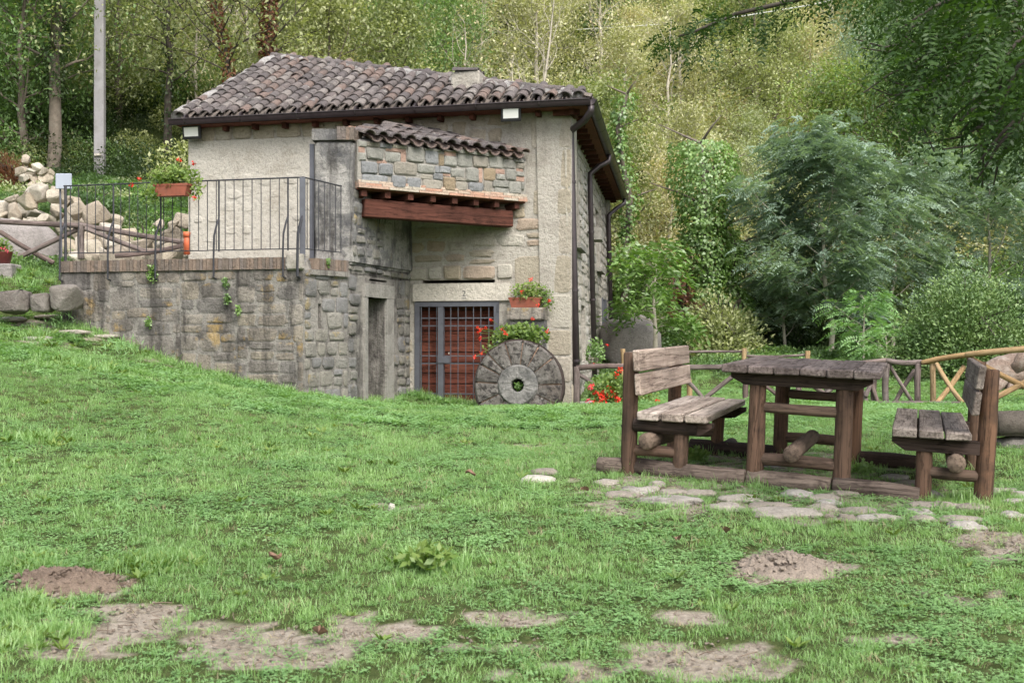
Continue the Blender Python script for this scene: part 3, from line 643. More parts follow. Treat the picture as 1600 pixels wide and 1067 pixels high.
PS = "75,215,170,262,g 175,215,280,262,t 285,240,385,275,b 390,240,505,280,t 510,215,650,395,g 655,255,790,300,g 820,265,965,305,t 1000,290,1110,305,g 1150,300,1235,340,g 1285,310,1390,360,t 1405,335,1480,395,g 80,265,155,310,r 80,318,165,375,g 175,280,312,370,g 335,280,498,305,r 462,308,497,390,r 325,315,455,390,g 262,378,340,403,r 128,390,258,490,b 272,410,388,500,b 398,395,592,498,t 130,500,350,602,b 378,508,495,608,b 512,525,622,612,b 595,415,738,482,g 665,295,770,402,b 778,325,812,425,o 820,345,922,425,g 822,305,915,342,r 930,320,1050,430,g 1060,345,1182,435,t 1195,345,1310,442,g 1310,375,1410,445,g 1425,405,1485,445,t 740,430,775,487,b 778,432,868,485,b 630,500,720,535,t 732,490,805,540,b 642,543,803,620,t 815,520,908,632,o 808,487,868,505,r 875,450,988,515,g 915,525,1000,548,t 1000,445,1103,555,g 1108,435,1135,558,r 1150,447,1245,545,o 1250,455,1320,490,r 1252,498,1325,540,g 1335,455,1415,542,g 1425,450,1475,470,r 1420,475,1480,510,g 1420,512,1485,550,r 915,558,1005,632,t 1020,568,1142,640,b 1150,555,1218,648,t 1225,548,1360,603,g 1235,612,1350,652,g 1365,555,1458,655,g 1462,565,1482,622,g"
for t in PS.split():
    a = t.split(','); x0, y0, x1, y1 = [float(v) / 5.333 for v in a[:4]]; s0, z1_ = mQ.sz(540 + x0, 180 + y0); s1, z0_ = mQ.sz(540 + x1, 180 + y1); sm, zt = mQ.sz(540 + (x0 + x1) / 2, 180 + y0); _, zb_ = mQ.sz(540 + (x0 + x1) / 2, 180 + y1)
    br = a[4] == 'r'
    ob('brick' if br else 'stone', pstone((max(s0 - .008, .01), min(s1 + .008, mQ.L - .02), zb_ - .008, min(zt + .008, 3.96)), mQ, rs, .012 if br else .035, 12 if br else 14, .01 if br else .02, .2 if br else .30, .015 if br else .04), m_par[a[4]], par)
for k in range(3):
    s = -.02 - .1 * k; zc = bqz + .001 + k * .038
    while s < mQ.L - .02:
        w = rs.uniform(.2, .3); a_, b_ = max(s, 0), min(s + w, mQ.L); s += w
        if b_ - a_ > .03: ob('brick', mbox(mQ, a_ + .004, b_ - .004, zc, zc + .034, -.2, .045 - .006 * k + rs.uniform(-.004, .004)), m_brickp, par)
ob('brick_joint', mbox(mQ, 0.005, mQ.L - .005, bqz + .004, bqz + .112, -.19, .02), m_mort, par)
# soffit, joists and beam under it
sof = ob('oven_floor', (np.array([(*mQ(0, 0, -.02)[:2], bqz - .02), (*mQ(mQ.L, 0, -.02)[:2], bqz - .02), (*A2, bqz - .02), (*mQ(0, 0, -.02)[:2], bqz + .0), (*mQ(mQ.L, 0, -.02)[:2], bqz), (*A2, bqz)]), [(0, 2, 1), (3, 4, 5), (0, 1, 4, 3), (1, 2, 5, 4), (2, 0, 3, 5)]), m_soff, house)
for i in range(8):
    s = .12 + i * (mQ.L - .2) / 7.2; ob('joist', join(obb(mQ(s, bqz - .07, -.02), mQ(s, bqz - .07, -.75 + max(0, i - 4) * .15), .09, .085), obb(mQ(s, bqz - .115, -.12), mQ(s, bqz - .115, -.3), .085, .03)), m_beam, house)
V, Fc = bevbox(0, mQ.L - .34, -.09, .09, -.26, 0, .012, .006, rs, cuts=3)
bo = ob('main_beam', (V, Fc), m_beam); bo.parent = house; q = np.array(mQ(.16, bqz - .135, -.17)); bo.location = q - org(house); bo.rotation_euler.z = math.atan2(mQ.e[1], mQ.e[0])
# small roof
aq = math.atan2(mQ.e[1], mQ.e[0]); R0 = np.array([*mQ(.02, 0, .05)[:2], 3.99]); R1 = np.array([*mQ(mQ.L, 0, .05)[:2], 3.99]); up3 = np.array([*(-mQ.n), .33]); C3 = R0 + up3
oroof = ob('oven_roof', (np.array([(*Q0, 3.93), (*Q1, 3.93), (A2[0], A2[1] + .05, 3.97 + .33 * 1.5), (-2.2, 17.6, 3.97 + .33 * .7), (*Q0, 3.97), (*Q1, 3.97), (A2[0], A2[1] + .05, 4.01 + .33 * 1.5), (-2.2, 17.6, 4.01 + .33 * .7)]), list(BF)), m_mort, house)
def inside_oven(s, t, q):
    p = np.array(q[:2]) + (-mQ.n) * .1
    dmain = (p - FR).dot(mF.n)         # >0 in front of the house wall
    return s > 0 and s < mQ.L and dmain > .0 and (p[0] > -2.3 + (p[1] - 16.4) * .25) and t < 1.9
nt2 = tile_slope(R0, R1, C3, 13, mQ.L / 13, .30, inside_oven, oroof, tile_me, m_tile, random.Random(14), .03); print('oven tiles', nt2)
for i in range(4):
    s = mQ.L - .1 - i * .2; o = np.array(mF(mF.sz(815 - i * 14, 0)[0], 4.09 + i * .03, .02)); put('flashing_tile', newmesh('tile', *tile_vf(.3, .08, .07), m_tiler), oroof, frame((*mF.n, 0), (-mF.e[0], -mF.e[1], .12), (0, 0, 1), o))
ob('plank', mbox(mQ, .05, .62, 4.2, 4.225, -.5, -.35), m_brickp, oroof)

# ------------------------------------------------------------------ terrace in front of the house
T0, T1 = np.array([-6.46, 16.5]), np.array([-2.817, 15.6]); TL = np.array([-6.9, 20.6])
terr = thing('stone_terrace', 'raised stone terrace with a mossy grey wall, brick coping and a narrow dark doorway', 'terrace', (T1[0], T1[1], 0))
mT = plane_map(T0, T1); mR1 = plane_map(A0, A1); mR2 = plane_map(A1, A2)
ZC = 2.08
tw = walled('front_wall', mT, 0, mT.L, -.2, ZC, [], .35, m_terrm, terr)
n = 0
for r in courses(0, .8, .95, ZC, (.15, .3), (.3, .55), random.Random(30), .014, .03) + courses(.8, 1.9, .5, ZC, (.14, .33), (.22, .6), random.Random(31), .014, .04) + courses(1.9, 2.75, .2, ZC, (.16, .30), (.22, .55), random.Random(32), .014, .04) + courses(2.75, mT.L, .0, ZC, (.15, .33), (.2, .5), random.Random(36), .014, .04):
    q = mT((r[0] + r[1]) / 2, r[3]);
    if r[3] < gz1(q[0], q[1] - .1) - .05: continue
    ob('stone', pstone(r, mT, rs, .011, 12, .045, .42, .09), m_terr, tw); n += 1
for r in courses(mT.L - .35, mT.L - .003, -.1, ZC, (.2, .3), (.36, .5), random.Random(7), .015): pass
print('terrace stones', n)
rw = walled('return_wall', mR1, 0, mR1.L, -.2, ZC, [(.28, .345, 1.28, 1.62)], .3, m_terrm, terr)
for r in courses(0.0, mR1.L, .0, ZC, (.16, .26), (.18, .36), random.Random(33), .018):
    if not overlaps(r, [(.28, .345, 1.28, 1.62)], 0): ob('stone', pstone(r, mR1, rs, .02, 10, .03, .42, .06), m_terrr, rw)
d0 = mR2.s_at(571.5); d1 = mR2.s_at(601); dz1 = H0 + (533.5 - 464) / F0 * 16.93; dh = (d0, d1, -.2, dz1); cr = (mR2.s_at(577), mR2.s_at(605), 2.0, 2.03)
dwall = walled('doorway_wall', mR2, 0, mR2.L, -.2, 2.2, [dh, cr], .3, m_terrm, terr)
hl = [(d0 - .12, d1 + .28, -.2, dz1 + .21), (cr[0] - .03, cr[1] + .03, 1.96, 2.05)]
for r in courses(0, mR2.L - .02, .0, 2.2, (.16, .30), (.22, .48), random.Random(35), .02):
    if not overlaps(r, hl, 0): ob('stone', pstone(r, mR2, rs, .028, 10, .035, .48, .09), m_terrr, dwall)
ob('door_jamb', mbox(mR2, d0 - .11, d0, -.1, dz1 - .003, -.2, .04), m_jamb, dwall); ob('door_jamb', mbox(mR2, d1, d1 + .27, -.1, dz1 - .003, -.2, .045), m_jamb, dwall)
ob('door_lintel', mbox(mR2, d0 - .11, d1 + .27, dz1, dz1 + .2, -.28, .05), m_jamb, dwall)
walled('end_wall', plane_map(TL, T0), 0, np.linalg.norm(TL - T0), -.2, ZC, [], .3, m_terrm, terr)
ob('terrace_floor', (np.array([(*T0, 2.06), (*T1, 2.06), (*A1, 2.06), (*A2, 2.06), (-5.45, 19.45, 2.06), (*TL, 2.06), (*T0, 2.21), (*(T1 + [-.02, .05]), 2.21), (*(A1 - [.05, 0]), 2.21), (*A2, 2.21), (-5.45, 19.45, 2.21), (*TL, 2.21)]), [(5, 4, 3, 2, 1, 0), (6, 7, 8, 9, 10, 11)] + [(i, (i + 1) % 6, 6 + (i + 1) % 6, 6 + i) for i in range(6)]), m_terrm, terr)
cop = ob('coping', mbox(mT, .01, mT.L - .01, ZC + .003, 2.235, -.26, .015), m_mort, terr)
s = 0.0
while s < mT.L - .27:
    w = rs.uniform(.048, .062); ob('brick', mbox(mT, s + .003, s + w - .004, ZC + .005, 2.245 + rs.uniform(-.006, .006), -.24, .035 + rs.uniform(-.006, .006)), m_brick, cop); s += w
ob('coping_end', pstone((mT.L - .26, mT.L + .01, ZC - .02, 2.3), mT, rs, .05, 12, .02, .3, .05), m_plas, cop)
s = .16
while s < mR1.L - .05:
    w = rs.uniform(.048, .06); ob('brick', mbox(mR1, s + .003, s + w - .004, ZC + .005, 2.24 + rs.uniform(-.005, .005), -.2, .035 + rs.uniform(-.006, .006)), m_brick, cop); s += w
ob('ledge', mbox(mR1, .1, mR1.L - .02, ZC - .07, ZC, -.1, .05), m_terrm, terr)
# upper door frame on the pillar's left edge
ob('terrace_door', join(box(-2.90, -2.835, 16.5, 16.56, 2.22, 3.93), box(-2.90, -2.835, 17.3, 17.36, 2.22, 3.93), box(-2.87, -2.845, 16.56, 17.3, 2.25, 3.9)), m_steel, house)

# ------------------------------------------------------------------ railing on the terrace edge
rail = thing('iron_railing', 'thin black iron railing along the terrace edge with kinked stays', 'railing', (T1[0], T1[1], 2.2))
zr0, zr1 = 2.36, 3.325; off = -.02
corner = mT(mT.L + .02, zr1, off)
for zq, rr in ((zr1, .011), (zr0, .008)):
    ob('rail', tube([mT(.03, zq, off), mT(mT.L - .02, zq, off)], rr, 6), m_iron, rail); ob('rail', tube([mT(mT.L - .02, zq, off), mR1(.25, zq, -.06), mR1(mR1.L - .08, zq - (.03 if zq > 3 else 0), -.05)], rr, 6), m_iron, rail)
posts = [mT.s_at(p) for p in (101, 176, 250, 341, 449)]
s = .14
while s < mT.L - .05:
    if min(abs(s - p) for p in posts) > .04: ob('baluster', tube([mT(s, zr0, off), mT(s, zr1, off)], .0065, 5), m_iron, rail)
    s += .135
for s in np.arange(.12, mR1.L - .05, .115): ob('baluster', tube([mR1(s, zr0, -.055), mR1(s, zr1 - .015, -.055)], .0065, 5), m_iron, rail)
for i, s in enumerate(posts + [mT.L - .03]):
    r = .02 if i == 0 else .0125
    if i == 5: ob('post', obb(mT(s, zr0 - .12, off), mT(s, zr1, off), .075, .03, (0, 1, 0)), m_steel, rail)
    else: ob('post', tube([mT(s, zr0 - (.12 if i == 0 else .02), off), mT(s, zr1 + .01, off)], r, 6), m_iron, rail)
    ob('stay', tube([mT(s, 2.80, off), mT(s - .01, 2.72, .02), mT(s - .03, 2.56, .06), mT(s - .035, 2.3, .065), mT(s - .035, 1.98, .065), mT(s - .02, 1.96, .02)], .014 if i < 5 else .02, 6), m_iron, rail)
# ------------------------------------------------------------------ picnic set (built in its own frame: x across, y into the picture, z up)
w_leg = woodmat('post_wood', 2, [(.195, .108, .066), (.16, .093, .062), (.175, .115, .082)], (.05, .034, .026), .6)
w_rail = woodmat('rail_wood', 0, [(.17, .105, .075), (.20, .135, .10), (.145, .10, .078)], (.045, .032, .025), .6)
w_beam = woodmat('beam_wood', 0, [(.075, .05, .04), (.06, .042, .035)], (.02, .015, .012), .5)
w_top = woodmat('top_plank', 1, [(.27, .215, .195), (.22, .175, .16), (.31, .25, .225)], (.055, .04, .035), .65)
w_seat = woodmat('seat_plank', 1, [(.52, .44, .37), (.46, .38, .32), (.55, .47, .41)], (.11, .08, .065), .45)
w_seatr = woodmat('worn_plank', 1, [(.31, .26, .225), (.27, .225, .195), (.34, .29, .25)], (.07, .05, .042), .6)
w_back = woodmat('back_plank', 1, [(.47, .375, .31), (.43, .34, .28)], (.15, .10, .08), .4, .8)
w_ylog = woodmat('footrest_wood', 1, [(.24, .18, .135), (.20, .145, .11)], (.07, .05, .04), .5)
w_glog = woodmat('ground_log_wood', 0, [(.19, .15, .12), (.155, .12, .10)], (.045, .032, .026), .8)
M = Matrix.Identity(4)
for r in range(3): M[r][0], M[r][1], M[r][2], M[r][3] = float(PU[r]), float(PV[r]), float(PW[r]), float(PO[r])
pic = thing('picnic_table', 'rustic brown log picnic table joined to two backed log benches, on flat stones', 'picnic table', mw=M)
ORG[pic.name] = np.zeros(3); rp = random.Random(77); DB = 1.53
def L(name, a, b, r, mt, r1=None, n=14, bend=.006, par=pic): return ob(name, log(a, b, r, r1, n, 5, bend, .035, rp), mt, par, True)
# table
for x, wd in ((-.277, .058), (.277, .058)):
    L('leg', (x, 0, -.12), (x, 0, .69), wd, w_leg, wd * .95); L('leg', (x, DB, -.12), (x, DB, .69), wd, w_leg, wd * .95)
def chbeam(x0, x1, y, z0, z1, w=.09, ch=.09, sides=(1, 1)):
    p = [(x0, z1)] + ([(x0, z1 - .03), (x0 + ch, z0)] if sides[0] else [(x0, z0)]) + ([(x1 - ch, z0), (x1, z1 - .03)] if sides[1] else [(x1, z0)]) + [(x1, z1)]
    k = len(p); V = [(a, y - w / 2, b) for a, b in p] + [(a, y + w / 2, b) for a, b in p]
    return np.array(V), [tuple(range(k)), tuple(range(2 * k - 1, k - 1, -1))] + [(i, k + i, k + (i + 1) % k, (i + 1) % k) for i in range(k)]
ob('crossbeam', chbeam(-.45, .45, -.015, .665, .742), w_beam, pic); ob('crossbeam', chbeam(-.45, .45, DB - .01, .665, .742), w_beam, pic)
x = -.5
for i in range(6):
    w = .1667; ob('tabletop_plank', bevbox(x + .003, x + w - .003, -.16 + rp.uniform(-.012, .012), DB + .17 + rp.uniform(-.012, .012), .744 + rp.uniform(-.002, .002), .798 + rp.uniform(-.004, .004), .008, .003, rp, 1, 5), w_top, pic); x += w
for y in (0, DB):
    L('table_rail', (-.25, y, .52), (.25, y, .515), .036, w_rail); L('table_rail', (-.25, y, .175), (.25, y, .17), .042, w_rail, .040)
L('footrest', (-.03, -.14, .235), (.03, .74, .275), .055, w_ylog, .05)
# benches
for sg in (-1, 1):
    wp = w_seat if sg < 0 else w_seatr
    for y in (0, DB):
        L('leg', (sg * .775, y, -.12), (sg * .775, y, .36), .052, w_leg, .05)
        L('bench_post', (sg * 1.13, y, -.12), (sg * 1.145, y, .84), .055 if sg < 0 else .06, w_leg, .053)
        if sg < 0: L('seat_support', (-1.10, y - .03, .35), (-.66, y - .03, .345), .048, w_beam)
        ob('seat_beam', chbeam(-.9 if sg < 0 else .58, -.56 if sg < 0 else 1.10, y - .015, .305, .388, .085, .08, (0, 1) if sg < 0 else (1, 0)), w_beam, pic)
        L('bench_rail', (sg * .80, y, .175), (sg * 1.11, y, .17), .038, w_rail)
    xs = (-1.065, -.90, -.735) if sg < 0 else (.575, .735, .895)
    for i, x in enumerate(xs):
        ob('seat_plank', bevbox(x + .004, x + .152, -.135 + rp.uniform(-.01, .01), DB + .12 + rp.uniform(-.01, .01), .394 + rp.uniform(-.002, .002), .447 + rp.uniform(-.003, .003), .007, .003, rp, 1, 4), wp, pic)
    for z0, z1 in ((.555, .70), (.715, .86)):
        V, Fc = bevbox(-.022, .022, -.13, DB + .13, z0, z1, .007, .002, rp, 1, 4)
        t = .10 * sg; V = V.copy(); V[:, 0] += sg * 1.055 + (V[:, 2] - .55) * t + (0 if sg < 0 else .005); ob('back_plank', (V, Fc), w_back if sg < 0 else w_seatr, pic)
L('footrest', (-.99, -.13, .25), (-.86, .95, .26), .058, w_ylog, .05); L('footrest', (.965, -.12, .25), (.97, 1.3, .26), .058, w_ylog, .05)
ob('bolt', tube([(-1.195, .0, .33), (-1.17, .0, .33)], .01, 8), m_black, pic)
# ground logs
L('ground_log', (-1.36, .03, .04), (-1.12, .03, .04), .06, w_glog, .065); L('ground_log', (-1.1, .03, .055), (-.33, -.02, .035), .062, w_glog, .068, bend=.02)
L('ground_log', (-.32, -.01, .035), (.22, -.04, .03), .07, w_glog, .066, bend=.02); L('ground_log', (.23, -.05, .03), (.76, -.07, .015), .068, w_glog, .062, bend=.015)
for a, b in ((-1.0, -.3), (.3, .75)): L('ground_log', (a, DB, .05), (b, DB, .045), .06, w_beam)
L('ground_log', (-.72, DB, .05), (-.72, DB + .4, .05), .05, w_beam)

# ------------------------------------------------------------------ flat stones around the set
m_cob = stonemat('field_stone', [(.36, .32, .27), (.40, .36, .31), (.33, .29, .245), (.42, .39, .35)], (.16, .14, .11), .7)
m_cobl = stonemat('pale_stone', [(.52, .49, .43)], (.3, .27, .22), .3)
rq = random.Random(41)
STN = "48,612,50,12 100,660,62,14 155,642,60,14 230,620,30,8 280,678,105,22 300,650,50,11 385,652,60,12 205,635,30,8 540,672,80,14 490,706,60,9 645,700,70,10 720,722,125,22 838,710,60,14 980,718,70,14 1080,748,60,15 930,745,40,10 1010,748,50,10 1215,700,60,13 1300,698,55,12 1390,705,80,18 1210,725,50,10 1212,750,55,14 1350,752,80,12 1382,775,62,17 1120,592,50,14 1165,615,50,10 1520,642,50,14 1570,685,50,13 1560,738,50,12 760,655,60,12 850,670,60,10 930,655,60,10 700,550,40,8 640,555,50,8 520,572,40,8 470,560,40,8 1250,655,50,14 870,690,50,9 1590,655,40,10"
stones = thing('stone_paving', 'row of flat weathered stones sunk in the grass before the picnic table', 'paving', G(1200, 790), None)
for i, t in enumerate(STN.split()):
    cx, cy, rx, ry = [float(v) / 2.388 for v in t.split(',')]; c = G(930 + cx, 500 + cy, 4, 20); k = c[1] / F0
    sx = rx * k; sy = min(max(ry * k * c[1] / 1.05 * 1.0, .05), sx * .8)
    ob('stone', (lambda vf: (vf[0] + c + [0, 0, -.004], vf[1]))(blobrock(rq, sx * 1.05, sy * 1.0, .034, 3, .45, i)), m_cob, stones, True)
bank = thing('stone_paving', 'flat grey stones sunk in the grassy bank beside the terrace wall', 'paving', G(180, 515), None)
for i, (cx, cy, rx) in enumerate(((85, 497, 30), (140, 503, 34), (185, 500, 22), (215, 512, 28), (120, 520, 26), (165, 527, 24), (60, 530, 22), (255, 533, 20), (300, 548, 18), (20, 500, 22), (235, 540, 16), (345, 570, 22), (420, 596, 20), (390, 585, 14))):
    q = G(cx, cy, 10, 17.5); k = q[1] / F0; ob('stone', (lambda vf: (vf[0] + q + [0, 0, .0], vf[1]))(blobrock(rq, rx * k, rx * k * .9, .04, 2, .4, i + 50)), m_cob, bank, True)
for (px, py, w, lab, mt) in ((840, 754, 30, 'pale white field stone lying in the grass left of the picnic table', m_cobl), (851, 742, 23, 'rounded tan field stone just behind the pale white one in the grass', m_cob)):
    c = G(px, py); k = c[1] / F0; V, Fc = blobrock(rq, w * k, w * k * .6, .05, 2, .2, px); solo('field_stone', (V + c + [0, 0, .0], Fc), mt, lab, 'stone', None, True)
c = G(613, 800); V, Fc = hullrock(rq, .025, .02, .03); solo('pebble', (V + c + [0, 0, .02], Fc), m_cobl, 'small pale pebble alone in the middle of the lawn', 'stone')
# mole hills
m_mole = stonemat('dug_soil', [(.29, .24, .195)], (.20, .165, .135), .5, rough=1)
def mound(px, py, rx, ry, h, lab, seed, mt=m_mole):
    c = G(px, py); V, Fc = [], []; n, m = 64, 24
    for j in range(m + 1):
        for i in range(n):
            a = 2 * math.pi * i / n; r = (j / m); e = 1 + .22 * noise.noise(Vector((math.cos(a) * 1.3, math.sin(a) * 1.3, seed)))
            x, y = rx * r * e * math.cos(a), ry * r * e * math.sin(a); z = h * (1 - r ** 3) * (1 + .55 * noise.noise(Vector((x * 7, y * 7, seed)))) + (.035 * abs(noise.noise(Vector((x * 30, y * 30, seed)))) + .018 * noise.noise(Vector((x * 80, y * 80, seed)))) * (1 - r ** 4)
            X, Y = c[0] + x, c[1] + y; V.append((X, Y, z)); 
    V = np.array(V); V[:, 2] += gz(V[:, 0], V[:, 1]) - .008
    for j in range(m):
        for i in range(n): a, b = j * n + i, j * n + (i + 1) % n; Fc.append((a, a + n, b + n, b))
    o = solo('dirt_mound', (V, Fc), mt, lab, 'mound', None, True)
    rr = random.Random(seed); vf = []
    for _ in range(170):
        a, r = rr.uniform(0, 6.28), rr.uniform(.05, 1.15); s = rr.uniform(.006, .018); X, Y = c[0] + rx * r * math.cos(a), c[1] + ry * r * math.sin(a)
        v, f = hullrock(rr, s, s, s * .7, 10); vf.append((v + [X, Y, gz1(X, Y) + h * max(0, 1 - r ** 2.2) + s * .4], f))
    q = ob('soil_crumbs', join(*vf), mt, None, False, 'stuff'); q.parent = o; q.matrix_parent_inverse = o.matrix_basis.inverted() if False else Matrix.Translation(-o.location)
mound(1230, 892, .25, .22, .05, 'round heap of dry crumbly soil in the grass below the picnic table', 3)
mound(100, 915, .26, .16, .045, 'low brown soil heap at the left edge of the lawn', 5, stonemat('brown_soil', [(.20, .15, .115)], (.10, .075, .06), .5, rough=1))

# ------------------------------------------------------------------ rustic fences
w_old = woodmat('old_fence_wood', 0, [(.20, .16, .145), (.25, .21, .195), (.16, .115, .10)], (.06, .045, .04), .5, rnd='obj')
w_new = woodmat('new_fence_wood', 0, [(.40, .28, .15), (.37, .27, .16), (.38, .24, .11)], (.2, .12, .05), .3)
rf = random.Random(19)
def fpt(px, py, d): return P(px, py, d)
def flog(name, a, b, r, mt, par, r1=None):
    """log whose local x axis runs along it so that the grain follows"""
    a, b = np.array(a, float), np.array(b, float); d = b - a; Ln = np.linalg.norm(d); d /= Ln
    s = np.cross(d, [0, 0, 1]); s = s / np.linalg.norm(s) if np.linalg.norm(s) > .05 else np.array([0, 1.0, 0]); u = np.cross(s, d)
    V, Fc = log((0, 0, 0), (Ln, 0, 0), r, r1, 10, 6, .03, .08, rf)
    o = bpy.data.objects.new(name, newmesh(name, V, Fc, mt, True)); COL.objects.link(o); o.parent = par
    m = frame(d, s, u, a - np.array(par.location)); o.matrix_basis = Matrix(m.tolist()); return o
f1 = thing('rustic_fence', 'old grey log fence with crossed braces from house corner past the picnic table', 'fence', on(901, 17.3))
Y1 = 17.3
flog('post', on(901, Y1, -.1), P(901, 573, Y1), .05, w_old, f1); flog('rail', P(900, 575, Y1), P(1000, 574, Y1 + .05), .042, w_old, f1); flog('rail', P(1000, 574, Y1), P(1140, 573, Y1), .042, w_old, f1)
flog('brace', P(902, 583, Y1 + .05), P(958, 622, Y1 + .08), .032, w_old, f1); flog('brace', P(1150, 584, Y1 - .03), P(1098, 625, Y1), .035, w_old, f1); flog('brace', P(1060, 585, Y1 + .08), P(1098, 622, Y1 + .08), .032, w_old, f1)
flog('rail', P(1140, 573, Y1), P(1290, 570, Y1 - .2), .04, w_old, f1); flog('rail', P(1290, 570, Y1 - .2), P(1386, 563, Y1 - .5), .038, w_old, f1); flog('rail', P(1384, 563, Y1 - .5), P(1441, 566, Y1 - .6), .04, w_old, f1)
for px, d, top in ((1165, 17.3, 576), (1248, 17.2, 574), (1293, 17.1, 573), (1367, 16.9, 575), (1386, 16.8, 568), (1435, 16.7, 568)): flog('post', on(px, d, -.1), P(px, top, d), .045, w_old, f1)
for a, b in (((1190, 598), (1242, 640)), ((1306, 598), (1255, 652)), ((1262, 596), (1318, 632)), ((1358, 575), (1372, 630)), ((1384, 572), (1352, 620)), ((1390, 570), (1427, 630)), ((1430, 578), (1398, 630)), ((1320, 605), (1310, 640)), ((1340, 600), (1356, 636))):
    flog('brace', P(*a, 16.85 + rf.uniform(-.05, .1)), P(*b, 16.8 + rf.uniform(-.05, .1)), rf.uniform(.026, .038), w_old, f1)
ob('split_panel', bevbox(-.12, .12, -.02, .02, 0, .62, .02, .02, rf, cuts=3), woodmat('split_wood', 2, [(.33, .15, .07)], (.1, .05, .03), .5), f1).location = (on(1360, 17.0) - np.array(f1.location))
flog('ground_rail', on(1372, 16.2, .03), on(1500, 15.8, .03), .035, w_old, f1)
f2 = thing('rustic_fence', 'newer yellow log fence with crossed braces at the right', 'fence', on(1458, 16.6))
flog('rail', P(1441, 567, 16.65), P(1512, 554, 16.2), .04, w_new, f2); flog('rail', P(1510, 554, 16.2), P(1700, 540, 15.2), .045, w_new, f2)
flog('post', on(1457, 16.6, -.1), P(1457, 567, 16.6), .042, w_new, f2); flog('post', on(1645, 15.6, -.1), P(1645, 546, 15.6), .045, w_new, f2)
for a, b, r in (((1463, 568), (1504, 630), .034), ((1506, 573), (1462, 632), .036), ((1512, 558), (1680, 640), .042), ((1665, 560), (1530, 634), .042)): flog('brace', P(*a, 16.3 + rf.uniform(-.1, .1)), P(*b, 16.0 + rf.uniform(-.1, .1)), r, w_new, f2)
f3 = thing('rustic_fence', 'sparse orange stained posts of a far fence behind the picnic table', 'fence', on(1100, 20))
for px, top, bot in ((973, 545, 590), (1163, 544, 600), (1262, 548, 600), (1075, 620, 640)): flog('post', on(px, 21.0 if bot < 610 else 18.2, -.05), P(px, top, 21.0) if bot < 610 else P(px, 588, 18.2), .045, w_new, f3)
flog('rail', P(973, 552, 21.05), P(1163, 549, 21.05), .025, w_old, f3); flog('rail', P(1163, 556, 21.05), P(1262, 554, 21.05), .025, w_old, f3)
f4 = thing('rustic_fence', 'grey log fence with crossed braces behind the terrace railing and before the rubble heap', 'fence', on(130, 19.5))
YL = 19.3
flog('rail', P(-60, 344, YL), P(125, 353, YL), .045, w_old, f4); flog('rail', P(122, 351, YL), P(288, 379, YL + .1), .045, w_old, f4)
flog('post', P(127, 405, YL), P(127, 350, YL), .055, w_old, f4)
for a, b in (((0, 362), (84, 411)), ((14, 409), (122, 358)), ((133, 357), (236, 396)), ((180, 400), (286, 384)), ((-70, 410), (0, 362))): flog('brace', P(*a, YL - .05), P(*b, YL + .05), .042, w_old, f4)

# ------------------------------------------------------------------ millstone and small things by the door
m_mill = stonemat('millstone', [(.15, .135, .12), (.12, .11, .10), (.175, .16, .145), (.135, .115, .10)], (.28, .27, .25), .6, bscale=2.5, extra=((.045, .04, .038), 14, .50, .9))
m_hub = stonemat('mill_hub', [(.27, .26, .245)], (.10, .10, .095), .95, bscale=1.5)
mc = P(811, 602, 17.35); ax = np.array([*mF.n, .06]); ax /= np.linalg.norm(ax); mx = np.cross([0, 0, 1], ax) * -1; mx /= np.linalg.norm(mx); mz = np.cross(mx, -ax); mz /= np.linalg.norm(mz)
mx = np.array([*mF.e, 0]); mz = np.cross(ax, mx) * -1
if mz[2] < 0: mz = -mz
mill = thing('millstone', 'round grey millstone of wedge segments leaning by the barred door', 'millstone', (mc[0], mc[1], mc[2] - .66))
def sector(a0, a1, r0, r1, h0, h1, rng, n=5, jit=.012):
    V, Fs = [], []; rr = [(r0, h0), (r0, h1 - .02), (r0 + .025, h1), ((r0 + r1) / 2, h1 + rng.uniform(-.006, .012)), (r1 - .03, h1), (r1, h1 - .03), (r1, h0)]; k = len(rr); 
    for i in range(n + 1):
        a = a0 + (a1 - a0) * i / n
        for j, (r, h) in enumerate(rr):
            e = 0 if 0 < i < n or j in (0, 6) else -.012 * (j in (2, 3, 4)); V.append(mc + mx * r * math.cos(a) * (1 + rng.uniform(-jit, jit) * .3) + mz * r * math.sin(a) + ax * (h + e + rng.uniform(-jit, jit) * .4))
    for i in range(n):
        for j in range(k): p, q = i * k + j, i * k + (j + 1) % k; Fs.append((p, q, q + k, p + k))
    Fs += [tuple(range(k - 1, -1, -1)), tuple(n * k + j for j in range(k))]; return np.array(V), Fs
R_ = .672; cuts_ = [2, 38, 62, 84, 108, 135, 152, 176, 205, 230, 262, 300, 335, 362]; rm = random.Random(6)
for a, b in zip(cuts_, cuts_[1:]): ob('wedge', sector(math.radians(a + 1.2), math.radians(b - 1.2), .30, R_, -.12, .10, rm), m_mill, mill)
def ringd(r0, r1, h0, h1, n=40, jit=.006):
    V, Fs = [], []; prof = [(r0, h0), (r0, h1 - .01), (r0 + .02, h1), (r1 - .03, h1), (r1, h1 - .03), (r1, h0)]; k = len(prof)
    for i in range(n):
        a = 2 * math.pi * i / n
        for r, h in prof: r = r * (1 + rm.uniform(-jit, jit) * 2); V.append(mc + mx * r * math.cos(a) + mz * r * math.sin(a) + ax * (h + rm.uniform(-jit, jit)))
    for i in range(n):
        for j in range(k): p, q = i * k + j, i * k + (j + 1) % k; p2, q2 = ((i + 1) % n) * k + j, ((i + 1) % n) * k + (j + 1) % k; Fs.append((p, q, q2, p2))
    return np.array(V), Fs
